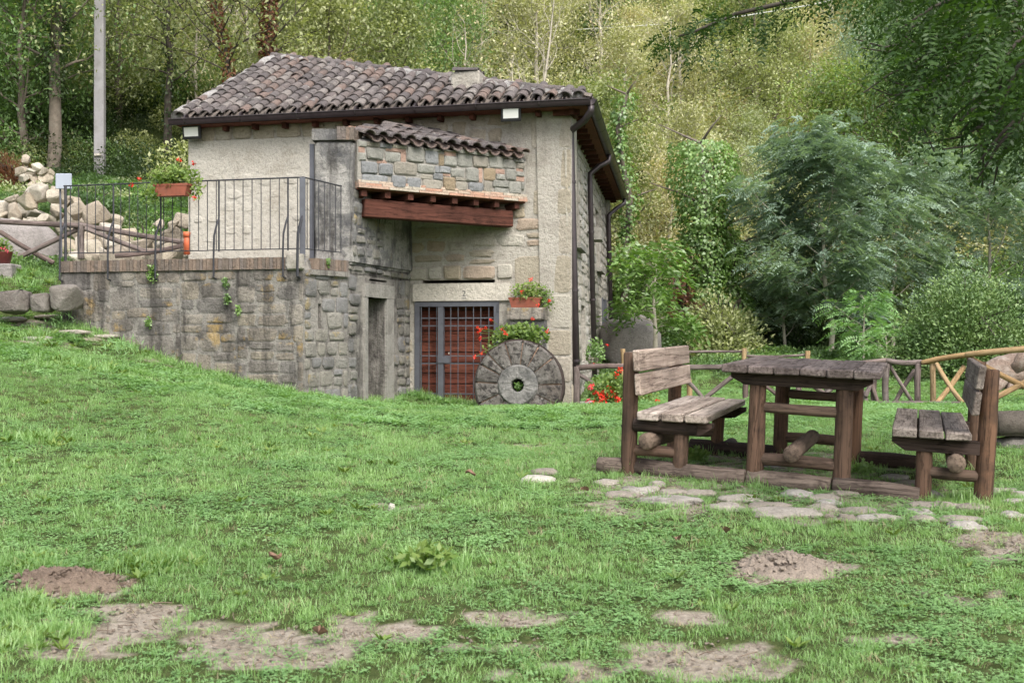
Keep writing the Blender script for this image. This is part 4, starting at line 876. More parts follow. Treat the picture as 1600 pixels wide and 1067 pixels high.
ob('hub', ringd(.10, .31, -.12, .125), m_hub, mill); ob('mortar_bed', ringd(.295, R_ - .02, -.11, .065), stonemat('mill_mortar', [(.40, .27, .20)], (.2, .16, .13), .5), mill); ob('iron_band', ringd(R_ + .0, R_ + .012, -.13, .06), plainmat('rusty_iron', (.05, .035, .03), .8, .3), mill)
ob('back_disc', ringd(.02, .3, -.125, -.10), m_dark, mill)
s0, s1 = mF.sz(797, 500)[0], mF.sz(857, 500)[0]; zt_ = mF.sz(825, 481)[1]
ped = thing('stone_pedestal', 'short stone pedestal against the wall carrying a terracotta flower trough', 'pedestal', mF((s0 + s1) / 2, 0, .1))
ob('slab', pstone((s0, s1, zt_ - .20, zt_), lambda s, z, o=0: mF(s, z, .24 + o), rs, .03, 14, .02, .2, .02), m_terr, ped)
ob('slab_body', mbox(mF, s0 + .01, s1 - .01, zt_ - .195, zt_ - .002, .0, .245), m_terr, ped); ob('shaft', mbox(mF, s0 + .05, s1 - .02, -.2, zt_ - .197, .0, .21), m_pill, ped)

# floodlights
def flood(px0, px1, py0, py1, d, rz, lab, wallp):
    c = P((px0 + px1) / 2, (py0 + py1) / 2, d); w = (px1 - px0) / F0 * d; h = (py1 - py0) / F0 * d
    t = thing('floodlight', lab, 'floodlight', c, 'floodlights under the eaves')
    m = frame((math.cos(rz), math.sin(rz), 0), (-math.sin(rz) * .96, math.cos(rz) * .96, .25), (0, -.25, .97), (0, 0, 0))
    for nm, VF, mt in (('housing', bevbox(-w / 2, w / 2, 0, .05, -h / 2, h / 2, .008), m_black), ('glass', box(-w / 2 + .038, w / 2 - .038, -.004, .001, -h / 2 + .05, h / 2 - .035), m_glass), ('bracket', join(box(-w * .3, -w * .25, .05, .16, -.01, .02), box(w * .25, w * .3, .05, .16, -.01, .02), box(-w * .3, w * .3, .16, .18, -.02, .1)), m_black)):
        o = ob(nm, xf(VF, m), mt); o.parent = t
    return t
flood(283, 314, 196, 218, 19.25, math.atan2(mF.e[1], mF.e[0]), 'black framed white floodlight under the left end of the gutter', None)
flood(782, 814, 167, 190, 17.85, math.atan2(mF.e[1], mF.e[0]), 'black framed white floodlight on the wall above the oven roof', None)
# grey box on a thin post, orange pipe
t = thing('notice_board', 'small pale grey rectangular board on a thin post behind the railing', 'board', P(99, 400, 17.2))
c = P(99.5, 284, 17.2); ob('board', (lambda v: (v[0] + c, v[1]))(bevbox(-.12, .12, -.015, .015, -.11, .12, .008)), plainmat('board_grey', (.33, .36, .42), .5, 0, .08, 3), t); ob('post', tube([P(96, 402, 17.25), P(94, 295, 17.25)], .016, 8), m_steel, t)
c = P(292, 398, 16.75); solo('drain_pipe', (lambda a: join(tube([c, c + [0, 0, .33]], .045, 16), tube([c + [0, 0, .25], c + [0, 0, .33]], .052, 16)))(0), plainmat('orange_plastic', (.72, .17, .07), .5, 0, .05), 'short upright orange plastic pipe stub on the terrace beside the house corner', 'pipe', None, True)
# utility poles
m_conc = plainmat('pole_concrete', (.27, .26, .265), .9, 0, .25, 3, dirt=((.12, .11, .10), 1.5, .6))
a = on(156, 33, -.3); pole = thing('utility_pole', 'tall grey concrete utility pole behind the rubble heap', 'pole', a)
V, Fc = bevbox(-.145, .145, -.11, .11, 0, 15, .02); V[:, :2] *= (1 - V[:, 2:3] * .012); ob('pole_shaft', (V + a, Fc), m_conc, pole)
ob('band', box(a[0] - .10, a[0] + .08, a[1] - .17, a[1] - .112, a[2] + .95, a[2] + 1.0), m_lint, pole)
a2 = on(1297, 50, -.3); V, Fc = tube([a2, a2 + [0, 0, 7.0]], [.17, .12], 10); solo('utility_pole', (V, Fc), plainmat('pale_pole', (.6, .6, .6), .8), 'slim pale pole standing far up the wooded slope', 'pole', None, True)
solo('overhead_wire', tube([P(900, 47, 46), P(1080, 36, 42), P(1160, 26, 40), P(1270, 8, 38), P(1420, -30, 36)], .02, 5), m_glass, 'thin pale overhead wire crossing the slope near the top', 'wire')
c = P(1095, 10, 62); V, Fc = bevbox(-1.2, 1.2, -1, 1, -1.0, 1.0, .05); solo('distant_house', join((V + c, Fc), (bevbox(-1.4, 1.4, -1.2, 1.2, 1.0, 1.2, .03)[0] + c, Fc), (bevbox(-.35, .1, -1.06, -.98, -.4, .45, .01)[0] + c, Fc)), m_lint, 'tiny white house wall glimpsed through branches high on the slope', 'house')

# ------------------------------------------------------------------ rocks
m_rub = stonemat('rubble_rock', [(.52, .465, .375), (.46, .40, .32), (.57, .52, .44), (.42, .36, .285), (.50, .43, .33), (.36, .31, .25)], (.22, .19, .15), .5, bscale=1.3)
rr = random.Random(12)
heap = thing('rubble_heap', 'long heap of pale angular rubble stones behind the log fence', 'heap', on(150, 22))
nr = 0
def rub(px, py, d, s, par=heap, mt=None, flat=.75):
    global nr
    c = P(px, py, d); V, Fc = hullrock(rr, s, s * rr.uniform(.6, .9), s * rr.uniform(.55, .9) * flat / .75, rr.randint(11, 16), .6)
    e = np.array(Euler((rr.uniform(-.5, .5), rr.uniform(-.5, .5), rr.uniform(0, 6.3))).to_matrix()); ob('rock', (V @ e.T + c, Fc), mt or m_rub, par); nr += 1
top = lambda x: np.interp(x, [-60, 0, 30, 60, 110, 140, 200, 250, 290], [318, 318, 308, 300, 318, 335, 352, 360, 365])
for lay, d in enumerate((23.6, 23.0, 22.4, 21.8, 21.2)):
    for x in range(-90, 300, 17):
        t = lay / 4; y0 = top(x); y = y0 + (402 - y0) * t + rr.uniform(-6, 6)
        if x > 125 and t < .45 and rr.random() < .8: continue
        rub(x + rr.uniform(-9, 9), y, d + rr.uniform(-.2, .2), rr.uniform(.16, .30) * (1.25 if lay > 2 else 1))
for x, y, s in ((45, 312, .3), (65, 302, .26), (90, 308, .3), (120, 330, .28), (150, 335, .3), (165, 360, .3), (200, 372, .28), (235, 368, .25), (270, 372, .3), (285, 345, .22), (245, 350, .2), (272, 355, .22)): rub(x, y, 22.3, s)
ob('heap_core', (lambda v: (v[0], v[1]))(tube([P(-90, 385, 23.9), P(60, 378, 23.8), P(140, 395, 23.4), P(310, 398, 23.4)], [.7, .65, .4, .35], 12)), m_rub, heap)
print('rocks', nr)
wal = thing('dry_stone_wall', 'small ruined dry stone wall under roots at the left edge of the wood', 'wall', on(65, 27))
for x, y, s in ((35, 268, .22), (48, 266, .2), (58, 262, .18), (40, 280, .24), (55, 278, .25), (68, 268, .22), (72, 280, .25), (50, 292, .26), (66, 292, .28), (30, 294, .2), (80, 270, .15), (42, 252, .2), (45, 273, .2)): rub(x, y, 27.5, s * .9, wal)
m_bould = stonemat('boulder', [(.155, .135, .12), (.19, .17, .15)], (.34, .32, .29), .3)
for x, y, w, h, lab in ((22, 470, 52, 34, 'wide dark boulder at the far left of the bank'), (68, 470, 30, 30, 'narrow upright dark boulder between two wider ones'), (104, 464, 44, 38, 'squared brown boulder against the end of the terrace wall')):
    c = P(x, y + 2, 16.1); k = 16.1 / F0; V, Fc = hullrock(rr, w * .56 * k, .22, h * .62 * k, 30, .45); solo('boulder', (V + c, Fc), m_bould, lab, 'boulder', 'boulders edging the bank beside the terrace')
m_grock = stonemat('grey_rock', [(.33, .30, .285)], (.16, .15, .14), .5)
c = P(20, 398, 20.4); V, Fc = blobrock(rr, .75, .5, .62, 3, .25, 4); solo('boulder', (V + c, Fc), m_grock, 'large smooth grey boulder behind the log fence below the rubble', 'boulder', None, True)
c = on(985, 25, .5); V, Fc = blobrock(rr, .66, .5, .62, 3, .35, 8); solo('boulder', (V + c, Fc), m_grock, 'big pale grey rock behind the house under the young walnut tree', 'boulder', None, True)
c = G(908, 637, 15, 18); V, Fc = blobrock(rr, .24, .12, .09, 2, .2, 9); solo('field_stone', (V + c + [.1, 0, .03], Fc), m_grock, 'low grey stone at the house corner before the red geraniums', 'stone', None, True)
for x, y, s, lab in ((1155, 558, .16, 'flat grey rock half hidden behind the bench back'), (1190, 545, .13, 'pale rock in the weeds behind the table'), (1118, 560, .14, 'brownish rock in the weeds left of the table')):
    c = G(x, y, 20, 40); V, Fc = blobrock(rr, s * 1.8, s, s, 2, .3, x); solo('field_stone', (V + c, Fc), m_grock, lab, 'stone', None, True)
# stone bench at the right
w_ben = stonemat('bench_stone', [(.19, .165, .14)], (.10, .09, .075), .6, bscale=2)
tb = thing('stone_bench', 'low bench of a rough grey slab on a rounded pitted stone', 'bench', on(1610, 9.9))
c = P(1600, 661, 9.9); ob('seat_slab', (lambda v: (v[0] + c, v[1]))(bevbox(-.33, .75, -.2, .25, -.10, .10, .025, .012, rr, 2, 6)), w_ben, tb, True)
c = P(1612, 700, 9.9); ob('support_stone', (lambda v: (v[0] + c, v[1]))(blobrock(rr, .34, .2, .125, 3, .25, 13)), stonemat('pitted_stone', [(.30, .28, .25)], (.12, .11, .10), .7, bscale=2), tb, True)
c = P(1780, 700, 9.9); ob('support_stone', (lambda v: (v[0] + c, v[1]))(blobrock(rr, .2, .2, .125, 2, .25, 14)), w_ben, tb, True)
# fallen stump
m_bark = stonemat('stump_bark', [(.27, .20, .16)], (.50, .45, .40), .6, bscale=2.5, extra=((.30, .14, .08), 1.6, .55, .8))
st = thing('fallen_stump', 'huge fallen tree stump with torn roots behind the yellow fence', 'stump', on(1590, 18.5))
def stp(px, py): return P(px, py, 18.3)
V, Fc = tube([stp(1515, 598), stp(1535, 590), stp(1560, 584), stp(1600, 582), stp(1650, 575), stp(1720, 560)], [.10, .20, .27, .32, .40, .5], 22, True, .12, rr); ob('stump_trunk', (V, Fc), m_bark, st, True)
for a, b, c_, r in (((1580, 580), (1590, 560), (1608, 548), .12), ((1560, 590), (1545, 605), (1528, 616), .10), ((1540, 585), (1520, 575), (1506, 572), .06), ((1600, 590), (1620, 612), (1650, 622), .14), ((1575, 596), (1570, 612), (1560, 620), .08)):
    ob('root', tube([stp(*a) - [0, .15, 0], stp(*b) - [0, .25, 0], stp(*c_) - [0, .3, 0]], [r * 1.3, r, r * .5], 12, True, .15, rr), m_bark, st, True)
# ------------------------------------------------------------------ leaves and plants
R = np.random.RandomState
def leaf_quads(C, D, Nn, ln, wd, fold=.25):
    """diamond leaves: base C, direction D, side from Nn; ln, wd arrays"""
    D = D / (np.linalg.norm(D, axis=1, keepdims=True) + 1e-9); Sd = np.cross(D, Nn); Sd /= np.linalg.norm(Sd, axis=1, keepdims=True) + 1e-9; Up = np.cross(Sd, D)
    ln, wd = ln[:, None], wd[:, None]
    a = C; b = C + D * ln * .45 + Sd * wd * .5 + Up * wd * fold; c = C + D * ln; d = C + D * ln * .45 - Sd * wd * .5 + Up * wd * fold
    V = np.stack([a, b, c, d], 1).reshape(-1, 3); n = len(C); Fs = np.arange(n * 4).reshape(n, 4); return V, Fs
def rdir(rs, n): v = rs.normal(size=(n, 3)); return v / np.linalg.norm(v, axis=1, keepdims=True)
def cluster_leaves(rs, anchors, k, sig, ln, asp=.5, droop=.3, flat=1.0, out=0.5, centre=None):
    n = len(anchors) * k; A = np.repeat(anchors, k, 0); off = rs.normal(size=(n, 3)) * sig; off[:, 2] *= flat
    Cn = A + off; D = rdir(rs, n) + off / (np.linalg.norm(off, axis=1, keepdims=True) + 1e-6) * out; D[:, 2] -= droop
    Nn = rdir(rs, n) * .7 + [0, 0, 1.0]; l = ln * rs.uniform(.6, 1.3, n); return leaf_quads(Cn, D, Nn, l, l * asp)
def grow(rs, H, r0, nlimb, base, spread, up=.5, wob=.12, twigs=4, prof='round', lean=(0, 0), top=.92, tw=.35):
    tubes, anchors, br = [], [], []; n = 7; x = np.array([0., 0, 0]); tp = []
    for i in range(n + 1):
        t = i / n; tp.append([lean[0] * t + rs.normal() * wob * H * .06 * (i > 0), lean[1] * t + rs.normal() * wob * H * .06 * (i > 0), H * top * t])
    tp = np.array(tp); tr = r0 * (1 - np.linspace(0, 1, n + 1)) ** .8 + r0 * .08; tubes.append((tp, tr))
    for i in range(nlimb):
        f = base + (1 - base) * (i + rs.rand() * .8) / nlimb; f = min(f, .98); p = np.array([np.interp(f, np.linspace(0, 1, n + 1), tp[:, j]) for j in range(3)])
        a = i * 2.4 + rs.rand(); g = (f - base) / (1 - base)
        pl = {'round': math.sin(math.pi * min(1, .18 + g * .82)) * .85 + .25, 'cone': 1.05 - g * .85, 'flat': 1.0, 'vase': .5 + g * .6}[prof]
        Ln = spread * pl * rs.uniform(.75, 1.15); d = np.array([math.cos(a), math.sin(a), up * rs.uniform(.5, 1.4) + g * .4]); d /= np.linalg.norm(d)
        pts = [p]; m = 5
        for j in range(m):
            d = d + rs.normal(size=3) * .16; d[2] += .03; d /= np.linalg.norm(d); pts.append(pts[-1] + d * Ln / m)
        pts = np.array(pts); lr = max(.35 * r0 * (1 - f * .6), .008); br.append((pts, np.linspace(lr, lr * .25, m + 1)))
        for j in range(2, m + 1): anchors.append(pts[j])
        for q in range(twigs):
            j = rs.randint(1, m + 1); d2 = d + rs.normal(size=3) * .75; d2 /= np.linalg.norm(d2); e = pts[j] + d2 * Ln * tw * rs.uniform(.5, 1.2); mid = (pts[j] + e) / 2 + rs.normal(size=3) * .03 * Ln
            br.append((np.array([pts[j], mid, e]), np.array([lr * .4, lr * .25, lr * .1]))); anchors += [mid, e]
    anchors.append(tp[-1]); return tubes, br, np.array(anchors), tp
def tubes_mesh(ts, n=6): return join(*[tube(list(p), list(r), n, False) for p, r in ts])
BARK = plainmat('bark', (.14, .115, .09), 1, 0, .4, 9, dirt=((.22, .20, .16), 3, .6)); BARKP = plainmat('pale_bark', (.42, .38, .31), 1, 0, .3, 9, dirt=((.2, .17, .14), 3, .5)); BARKD = plainmat('dark_bark', (.06, .05, .04), 1, 0, .4, 9)
LM = {
 'olive': leafmat('olive_leaves', [(0.107, 0.134, 0.062), (0.232, 0.270, 0.125), (0.384, 0.413, 0.206), (0.540, 0.550, 0.294)]),
 'yellow': leafmat('yellow_leaves', [(0.216, 0.227, 0.130), (0.361, 0.370, 0.215), (0.534, 0.520, 0.316), (0.600, 0.600, 0.434)]),
 'beige': leafmat('beige_leaves', [(0.296, 0.255, 0.151), (0.517, 0.438, 0.258), (0.600, 0.586, 0.380), (0.600, 0.600, 0.495)]),
 'green': leafmat('green_leaves', [(0.062, 0.109, 0.043), (0.131, 0.218, 0.078), (0.219, 0.337, 0.128), (0.314, 0.443, 0.182)]),
 'lime': leafmat('lime_leaves', [(0.101, 0.151, 0.039), (0.186, 0.258, 0.069), (0.284, 0.366, 0.104), (0.367, 0.440, 0.143)]),
 'blue': leafmat('blue_leaves', [(0.117, 0.182, 0.135), (0.209, 0.291, 0.221), (0.300, 0.393, 0.297), (0.421, 0.503, 0.376)]),
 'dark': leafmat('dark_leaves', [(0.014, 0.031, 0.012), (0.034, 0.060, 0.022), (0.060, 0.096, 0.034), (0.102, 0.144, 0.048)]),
 'grey': leafmat('grey_leaves', [(0.171, 0.198, 0.121), (0.284, 0.327, 0.190), (0.416, 0.455, 0.261), (0.529, 0.556, 0.329)]),
 'brown': leafmat('brown_leaves', [(0.081, 0.033, 0.018), (0.162, 0.066, 0.036), (0.244, 0.108, 0.060), (0.298, 0.167, 0.098)]),
 'locust': leafmat('locust_leaves', [(0.014, 0.035, 0.009), (0.028, 0.063, 0.014), (0.051, 0.101, 0.022), (0.082, 0.145, 0.035)], clump=2.5),
 'laurel': leafmat('laurel_leaves', [(0.060, 0.116, 0.038), (0.130, 0.218, 0.072), (0.237, 0.337, 0.116), (0.473, 0.542, 0.230)], trans=.15, gloss=.04, clump=2.2, rough=.5),
 'ivy': leafmat('ivy_leaves', [(0.057, 0.116, 0.025), (0.125, 0.233, 0.047), (0.210, 0.348, 0.083), (0.326, 0.464, 0.133)], gloss=.08, clump=2),
 'geran': leafmat('geranium_leaves', [(.06, .12, .02), (.12, .20, .04), (.20, .28, .07), (.30, .34, .10)], clump=9),
 'grass': leafmat('grass_blades', [(0.151, 0.263, 0.085), (0.209, 0.360, 0.119), (0.286, 0.459, 0.162), (0.386, 0.551, 0.234)], trans=.4, gloss=.05, clump=.9),
 'clover': leafmat('clover_leaves', [(0.132, 0.248, 0.090), (0.180, 0.320, 0.123), (0.238, 0.403, 0.160), (0.308, 0.489, 0.213)], clump=1.1),
 'straw': leafmat('dry_blades', [(.22, .19, .10), (.34, .29, .17), (.42, .37, .24)]),
 'weed': leafmat('weed_leaves', [(0.044, 0.084, 0.033), (0.080, 0.141, 0.054), (0.121, 0.202, 0.081), (0.179, 0.271, 0.108)]),
 'pink': leafmat('pink_leaves', [(.35, .16, .14), (.42, .25, .18)]),
}
m_red = leafmat('red_petals', [(.60, .03, .02), (.75, .05, .03), (.80, .09, .05)], trans=.2); m_pinkf = leafmat('pink_petals', [(.70, .08, .14), (.80, .15, .22)], trans=.2)

def proto_tree(seed, leaf, H, r0, nl, base, spread, k, sig, ln, bark=BARK, asp=.5, droop=.3, flat=1., leafless=False, **kw):
    rs = R(seed); tubes, br, an, tp = grow(rs, H, r0, nl, base, spread, **kw)
    V, Fc = tubes_mesh(tubes + br, 5); tm = newmesh('trunk', V, Fc, bark, True); an = an[an[:, 2] > H * .06]
    lv = cluster_leaves(rs, an, k, sig, ln, asp, droop, flat); cm = newmesh('crown', lv[0], lv[1], LM[leaf]); return tm, cm, tp
SP = {}
def species(key, n, *a, **kw): SP[key] = [proto_tree(1000 + 17 * i + (sum(map(ord, key)) * 7) % 991, *a, **kw) for i in range(n)]
species('olive', 3, 'olive', 6.0, .11, 22, .12, 2.1, 34, .27, .115, twigs=5)
species('yellow', 3, 'yellow', 5.5, .10, 22, .10, 2.0, 34, .26, .11, BARKP, twigs=5)
species('beige', 3, 'beige', 5.0, .09, 20, .08, 2.0, 30, .26, .105, BARKP, twigs=5)
species('green', 3, 'green', 6.5, .12, 24, .12, 2.2, 34, .27, .12, twigs=5)
species('lime', 2, 'lime', 5.0, .09, 20, .10, 1.9, 32, .26, .12, twigs=5)
species('grey', 2, 'grey', 4.8, .09, 20, .10, 1.8, 32, .26, .10, BARKP, twigs=5)
species('blue', 2, 'blue', 5.5, .10, 16, .12, 2.2, 24, .34, .13, asp=.3, twigs=6, flat=.45, droop=.5)
species('bare', 2, 'beige', 5.5, .08, 14, .15, 1.6, 3, .3, .12, BARKP, twigs=9, up=1.4, tw=.6)
NAMES = {'olive': ('scrub_tree', 'olive green scrub tree'), 'yellow': ('scrub_tree', 'yellowing scrub tree'), 'beige': ('scrub_tree', 'dry straw-coloured scrub tree'), 'green': ('broadleaf_tree', 'leafy green tree'),
         'lime': ('scrub_tree', 'bright lime green tree'), 'grey': ('scrub_tree', 'grey-green bushy tree'), 'blue': ('locust_tree', 'blue-green feathery locust tree'), 'bare': ('bare_tree', 'pale almost leafless tree')}
def plant(tm, cm, name, label, cat, loc, rz=0, sc=1., group=None, tn='trunk', cn='crown'):
    t = bpy.data.objects.new(name, None); COL.objects.link(t); t.location = tuple(map(float, loc)); t.rotation_euler = (0, 0, rz); t.scale = (sc,) * 3 if not hasattr(sc, '__len__') else sc; tag(t, label, cat, group)
    for nm, me in ((tn, tm), (cn, cm)):
        if me is None: continue
        o = bpy.data.objects.new(nm, me); COL.objects.link(o); o.parent = t
        if nm == cn: o['kind'] = 'stuff'
    return t
rt = random.Random(2024); placed = []; HT = []
def region(x, y):
    px = 800 + F0 * x / y
    return 0 if px < 300 else 1 if px < 620 else 2 if px < 960 else 3 if px < 1250 else 4
RW = {0: dict(olive=5, green=3, yellow=2, lime=1, beige=1), 1: dict(olive=5, beige=3, green=2, yellow=2, bare=1, grey=1), 2: dict(green=4, olive=3, yellow=3, bare=2, lime=2, grey=1), 3: dict(beige=5, yellow=5, grey=2, olive=1, lime=1, bare=1), 4: dict(yellow=4, beige=3, grey=3, lime=2, green=2, blue=2)}  # right side: autumn yellow and beige, also painting in the warm light
RN = ['above the rubble heap', 'behind the roof left half', 'behind the roof right half', 'right of the house', 'above the picnic table']
tries = 0
SPEC = [(82, 33), (262, 35), (424, 33), (372, 33), (722, 37), (835, 38), (795, 36), (156, 33)]
while len(placed) < 185 and tries < 9000:
    tries += 1; d = rt.uniform(33, 68); px = rt.uniform(-260, 1860); x = (px - 800) / F0 * d
    if any((x - a) ** 2 + (d - b) ** 2 < (1.75 + d * .012) ** 2 for a, b in placed): continue
    if any(abs(px - q) < 42 and d < r + 1.5 for q, r in SPEC): continue
    if d < 38 and px < 420 and rt.random() < .3: continue
    placed.append((x, d)); rg = region(x, d); ks, ws = zip(*RW[rg].items()); k = rt.choices(ks, ws)[0]; tm, cm, _ = rt.choice(SP[k]); nm, lb = NAMES[k]
    HT.append((rg, lb, px, x, d, nm, tm, cm, rt.uniform(0, 6.28), rt.uniform(.75, 1.15)))
ORDN = 'first second third fourth fifth sixth seventh eighth ninth tenth eleventh twelfth'.split()
for rg in range(5):
    for lb in sorted({h[1] for h in HT}):
        for row, (lo, hi) in {'low ': (0, 42), 'middle ': (42, 54), 'high ': (54, 99)}.items():
            q = sorted([h for h in HT if h[0] == rg and h[1] == lb and lo <= h[4] < hi], key=lambda h: h[2])
            for i, (_, _, px, x, d, nm, tm, cm, rz, sc) in enumerate(q):
                lab = lb + ' ' + RN[rg] + (', in the ' + row + 'row' if len(q) == 1 else ', ' + ORDN[min(i, 11)] + ' from left, ' + row + 'row')
                plant(tm, cm, nm, lab, 'tree', (x, d, gz1(x, d) - .25), rz, sc, lb + 's ' + RN[rg])
print('hill trees', len(placed))

# ------------------------------------------------------------------ instanced ground cover
def proto(name, VF, mt):
    o = bpy.data.objects.new(name, newmesh(name, VF[0], VF[1], mt)); return o
def scatter(name, pts, rot, scl, idx, protos, label=None):
    me = bpy.data.meshes.new(name); me.vertices.add(len(pts)); me.vertices.foreach_set('co', np.asarray(pts, np.float32).ravel())
    a = me.attributes.new('rot', 'FLOAT_VECTOR', 'POINT'); a.data.foreach_set('vector', np.asarray(rot, np.float32).ravel())
    a = me.attributes.new('scl', 'FLOAT', 'POINT'); a.data.foreach_set('value', np.asarray(scl, np.float32))
    a = me.attributes.new('idx', 'INT', 'POINT'); a.data.foreach_set('value', np.asarray(idx, np.int32))
    o = bpy.data.objects.new(name, me); COL.objects.link(o); o['kind'] = 'stuff'
    if label: o['label'] = label
    ng = bpy.data.node_groups.new(name, 'GeometryNodeTree'); ng.interface.new_socket('Geometry', in_out='INPUT', socket_type='NodeSocketGeometry'); ng.interface.new_socket('Geometry', in_out='OUTPUT', socket_type='NodeSocketGeometry')
    N, Lk = ng.nodes, ng.links; gi = N.new('NodeGroupInput'); go = N.new('NodeGroupOutput'); ip = N.new('GeometryNodeInstanceOnPoints'); jn = N.new('GeometryNodeJoinGeometry')
    for p in reversed(protos):
        oi = N.new('GeometryNodeObjectInfo'); oi.inputs['Object'].default_value = p; oi.inputs['As Instance'].default_value = True; Lk.new(oi.outputs['Geometry'], jn.inputs[0])
    def at(nm, ty): q = N.new('GeometryNodeInputNamedAttribute'); q.data_type = ty; q.inputs[0].default_value = nm; return q.outputs[0]
    er = N.new('FunctionNodeEulerToRotation'); Lk.new(at('rot', 'FLOAT_VECTOR'), er.inputs[0])
    Lk.new(gi.outputs[0], ip.inputs['Points']); Lk.new(jn.outputs[0], ip.inputs['Instance']); ip.inputs['Pick Instance'].default_value = True
    Lk.new(at('idx', 'INT'), ip.inputs['Instance Index']); Lk.new(er.outputs[0], ip.inputs['Rotation']); Lk.new(at('scl', 'FLOAT'), ip.inputs['Scale']); Lk.new(ip.outputs[0], go.inputs[0])
    m = o.modifiers.new('scatter', 'NODES'); m.node_group = ng; return o
def tuft(seed, n, h, rad, w, lean=.5, seg=3):
    rs = R(seed); V, Fs = [], []
    for i in range(n):
        a, r = rs.rand() * 6.28, rad * math.sqrt(rs.rand()); p = np.array([r * math.cos(a), r * math.sin(a), -.005]); az = rs.rand() * 6.28; hh = h * rs.uniform(.45, 1.25); le = lean * rs.uniform(.2, 1.5); d = np.array([math.cos(az), math.sin(az), 0]); s = np.array([-d[1], d[0], 0]); ww = w * rs.uniform(.6, 1.3); b = len(V)
        for j in range(seg):
            t = j / seg; q = p + d * hh * le * t * t + np.array([0, 0, hh * t * (1 - .25 * le * t)]); wj = ww * (1 - t * .55); V += [q - s * wj / 2, q + s * wj / 2]
        t = 1; V.append(p + d * hh * le + np.array([0, 0, hh * (1 - .25 * le)]))
        for j in range(seg - 1): Fs.append((b + 2 * j, b + 2 * j + 1, b + 2 * j + 3, b + 2 * j + 2))
        Fs.append((b + 2 * seg - 2, b + 2 * seg - 1, b + 2 * seg))
    return np.array(V), Fs
def clover(seed, n, rad, s, h):
    rs = R(seed); n3 = n; a = rs.rand(n) * 6.28; r = rad * np.sqrt(rs.rand(n)); hh = h * rs.uniform(.4, 1.2, n); base = np.stack([r * np.cos(a), r * np.sin(a), hh], 1); Vs = []; 
    off = rs.rand(n) * 6.28; C, D = [], []
    for q in range(3):
        th = off + q * 2.09; C.append(base); D.append(np.stack([np.cos(th), np.sin(th), rs.uniform(-.25, .3, n)], 1))
    C, D = np.concatenate(C), np.concatenate(D); l = np.tile(s * rs.uniform(.7, 1.3, n), 3); return leaf_quads(C, D, np.tile([0, 0, 1.], (len(C), 1)) + rs.normal(size=(len(C), 3)) * .15, l, l * .85, .08)
def rosette(seed, n, s):
    rs = R(seed); th = rs.rand(n) * 6.28; D = np.stack([np.cos(th), np.sin(th), rs.uniform(.1, 1.0, n)], 1); C = np.stack([np.cos(th) * .01, np.sin(th) * .01, np.zeros(n) + .005], 1); l = s * rs.uniform(.6, 1.25, n); return leaf_quads(C, D, np.tile([0, 0, 1.], (n, 1)) + rs.normal(size=(n, 3)) * .2, l, l * .34, .15)
GP = [proto('short_tuft', tuft(1, 24, .034, .06, .0036, .9), LM['grass']), proto('grass_tuft', tuft(2, 20, .048, .055, .0038, .8), LM['grass']), proto('long_tuft', tuft(3, 22, .10, .05, .0045, .6), LM['grass']),
      proto('clover_patch', clover(4, 20, .07, .0115, .022), LM['clover']), proto('clover_patch', clover(5, 24, .075, .010, .016), LM['clover']), proto('leaf_rosette', rosette(6, 14, .06), LM['geran']), proto('dry_tuft', tuft(7, 9, .05, .05, .003, 1.2), LM['straw']),
      proto('far_tuft', tuft(8, 34, .055, .12, .006, .8, 2), LM['grass']), proto('far_patch', clover(9, 22, .12, .03, .05), LM['clover'])]
rg_ = R(99)
def in_house(X, Y):
    b = np.zeros(X.shape, bool)
    for poly in ([FL, FR, BR, BL], [T0, T1, A1, A2, FL, TL]):
        c = np.zeros(X.shape, bool); j = len(poly) - 1
        for i in range(len(poly)):
            xi, yi, xj, yj = *poly[i], *poly[j]
            c ^= ((yi > Y) != (yj > Y)) & (X < (xj - xi) * (Y - yi) / (yj - yi + 1e-12) + xi); j = i
        b |= c
    return b
def sample(d0, d1, dens, margin=1.12):
    A = (d1 ** 2 - d0 ** 2) / 2 * (1600 / F0) * margin; n = int(A * dens); d = np.sqrt(rg_.uniform(d0 ** 2, d1 ** 2, n)); px = rg_.uniform(800 - 800 * margin, 800 + 800 * margin, n); X = (px - 800) / F0 * d; return X, d
def patch(X, Y, f, s=0):  # cheap smooth noise
    return np.array([noise.noise(Vector((a * f, b * f, s))) for a, b in zip(X, Y)])
PT, RT, SC, IX = [], [], [], []
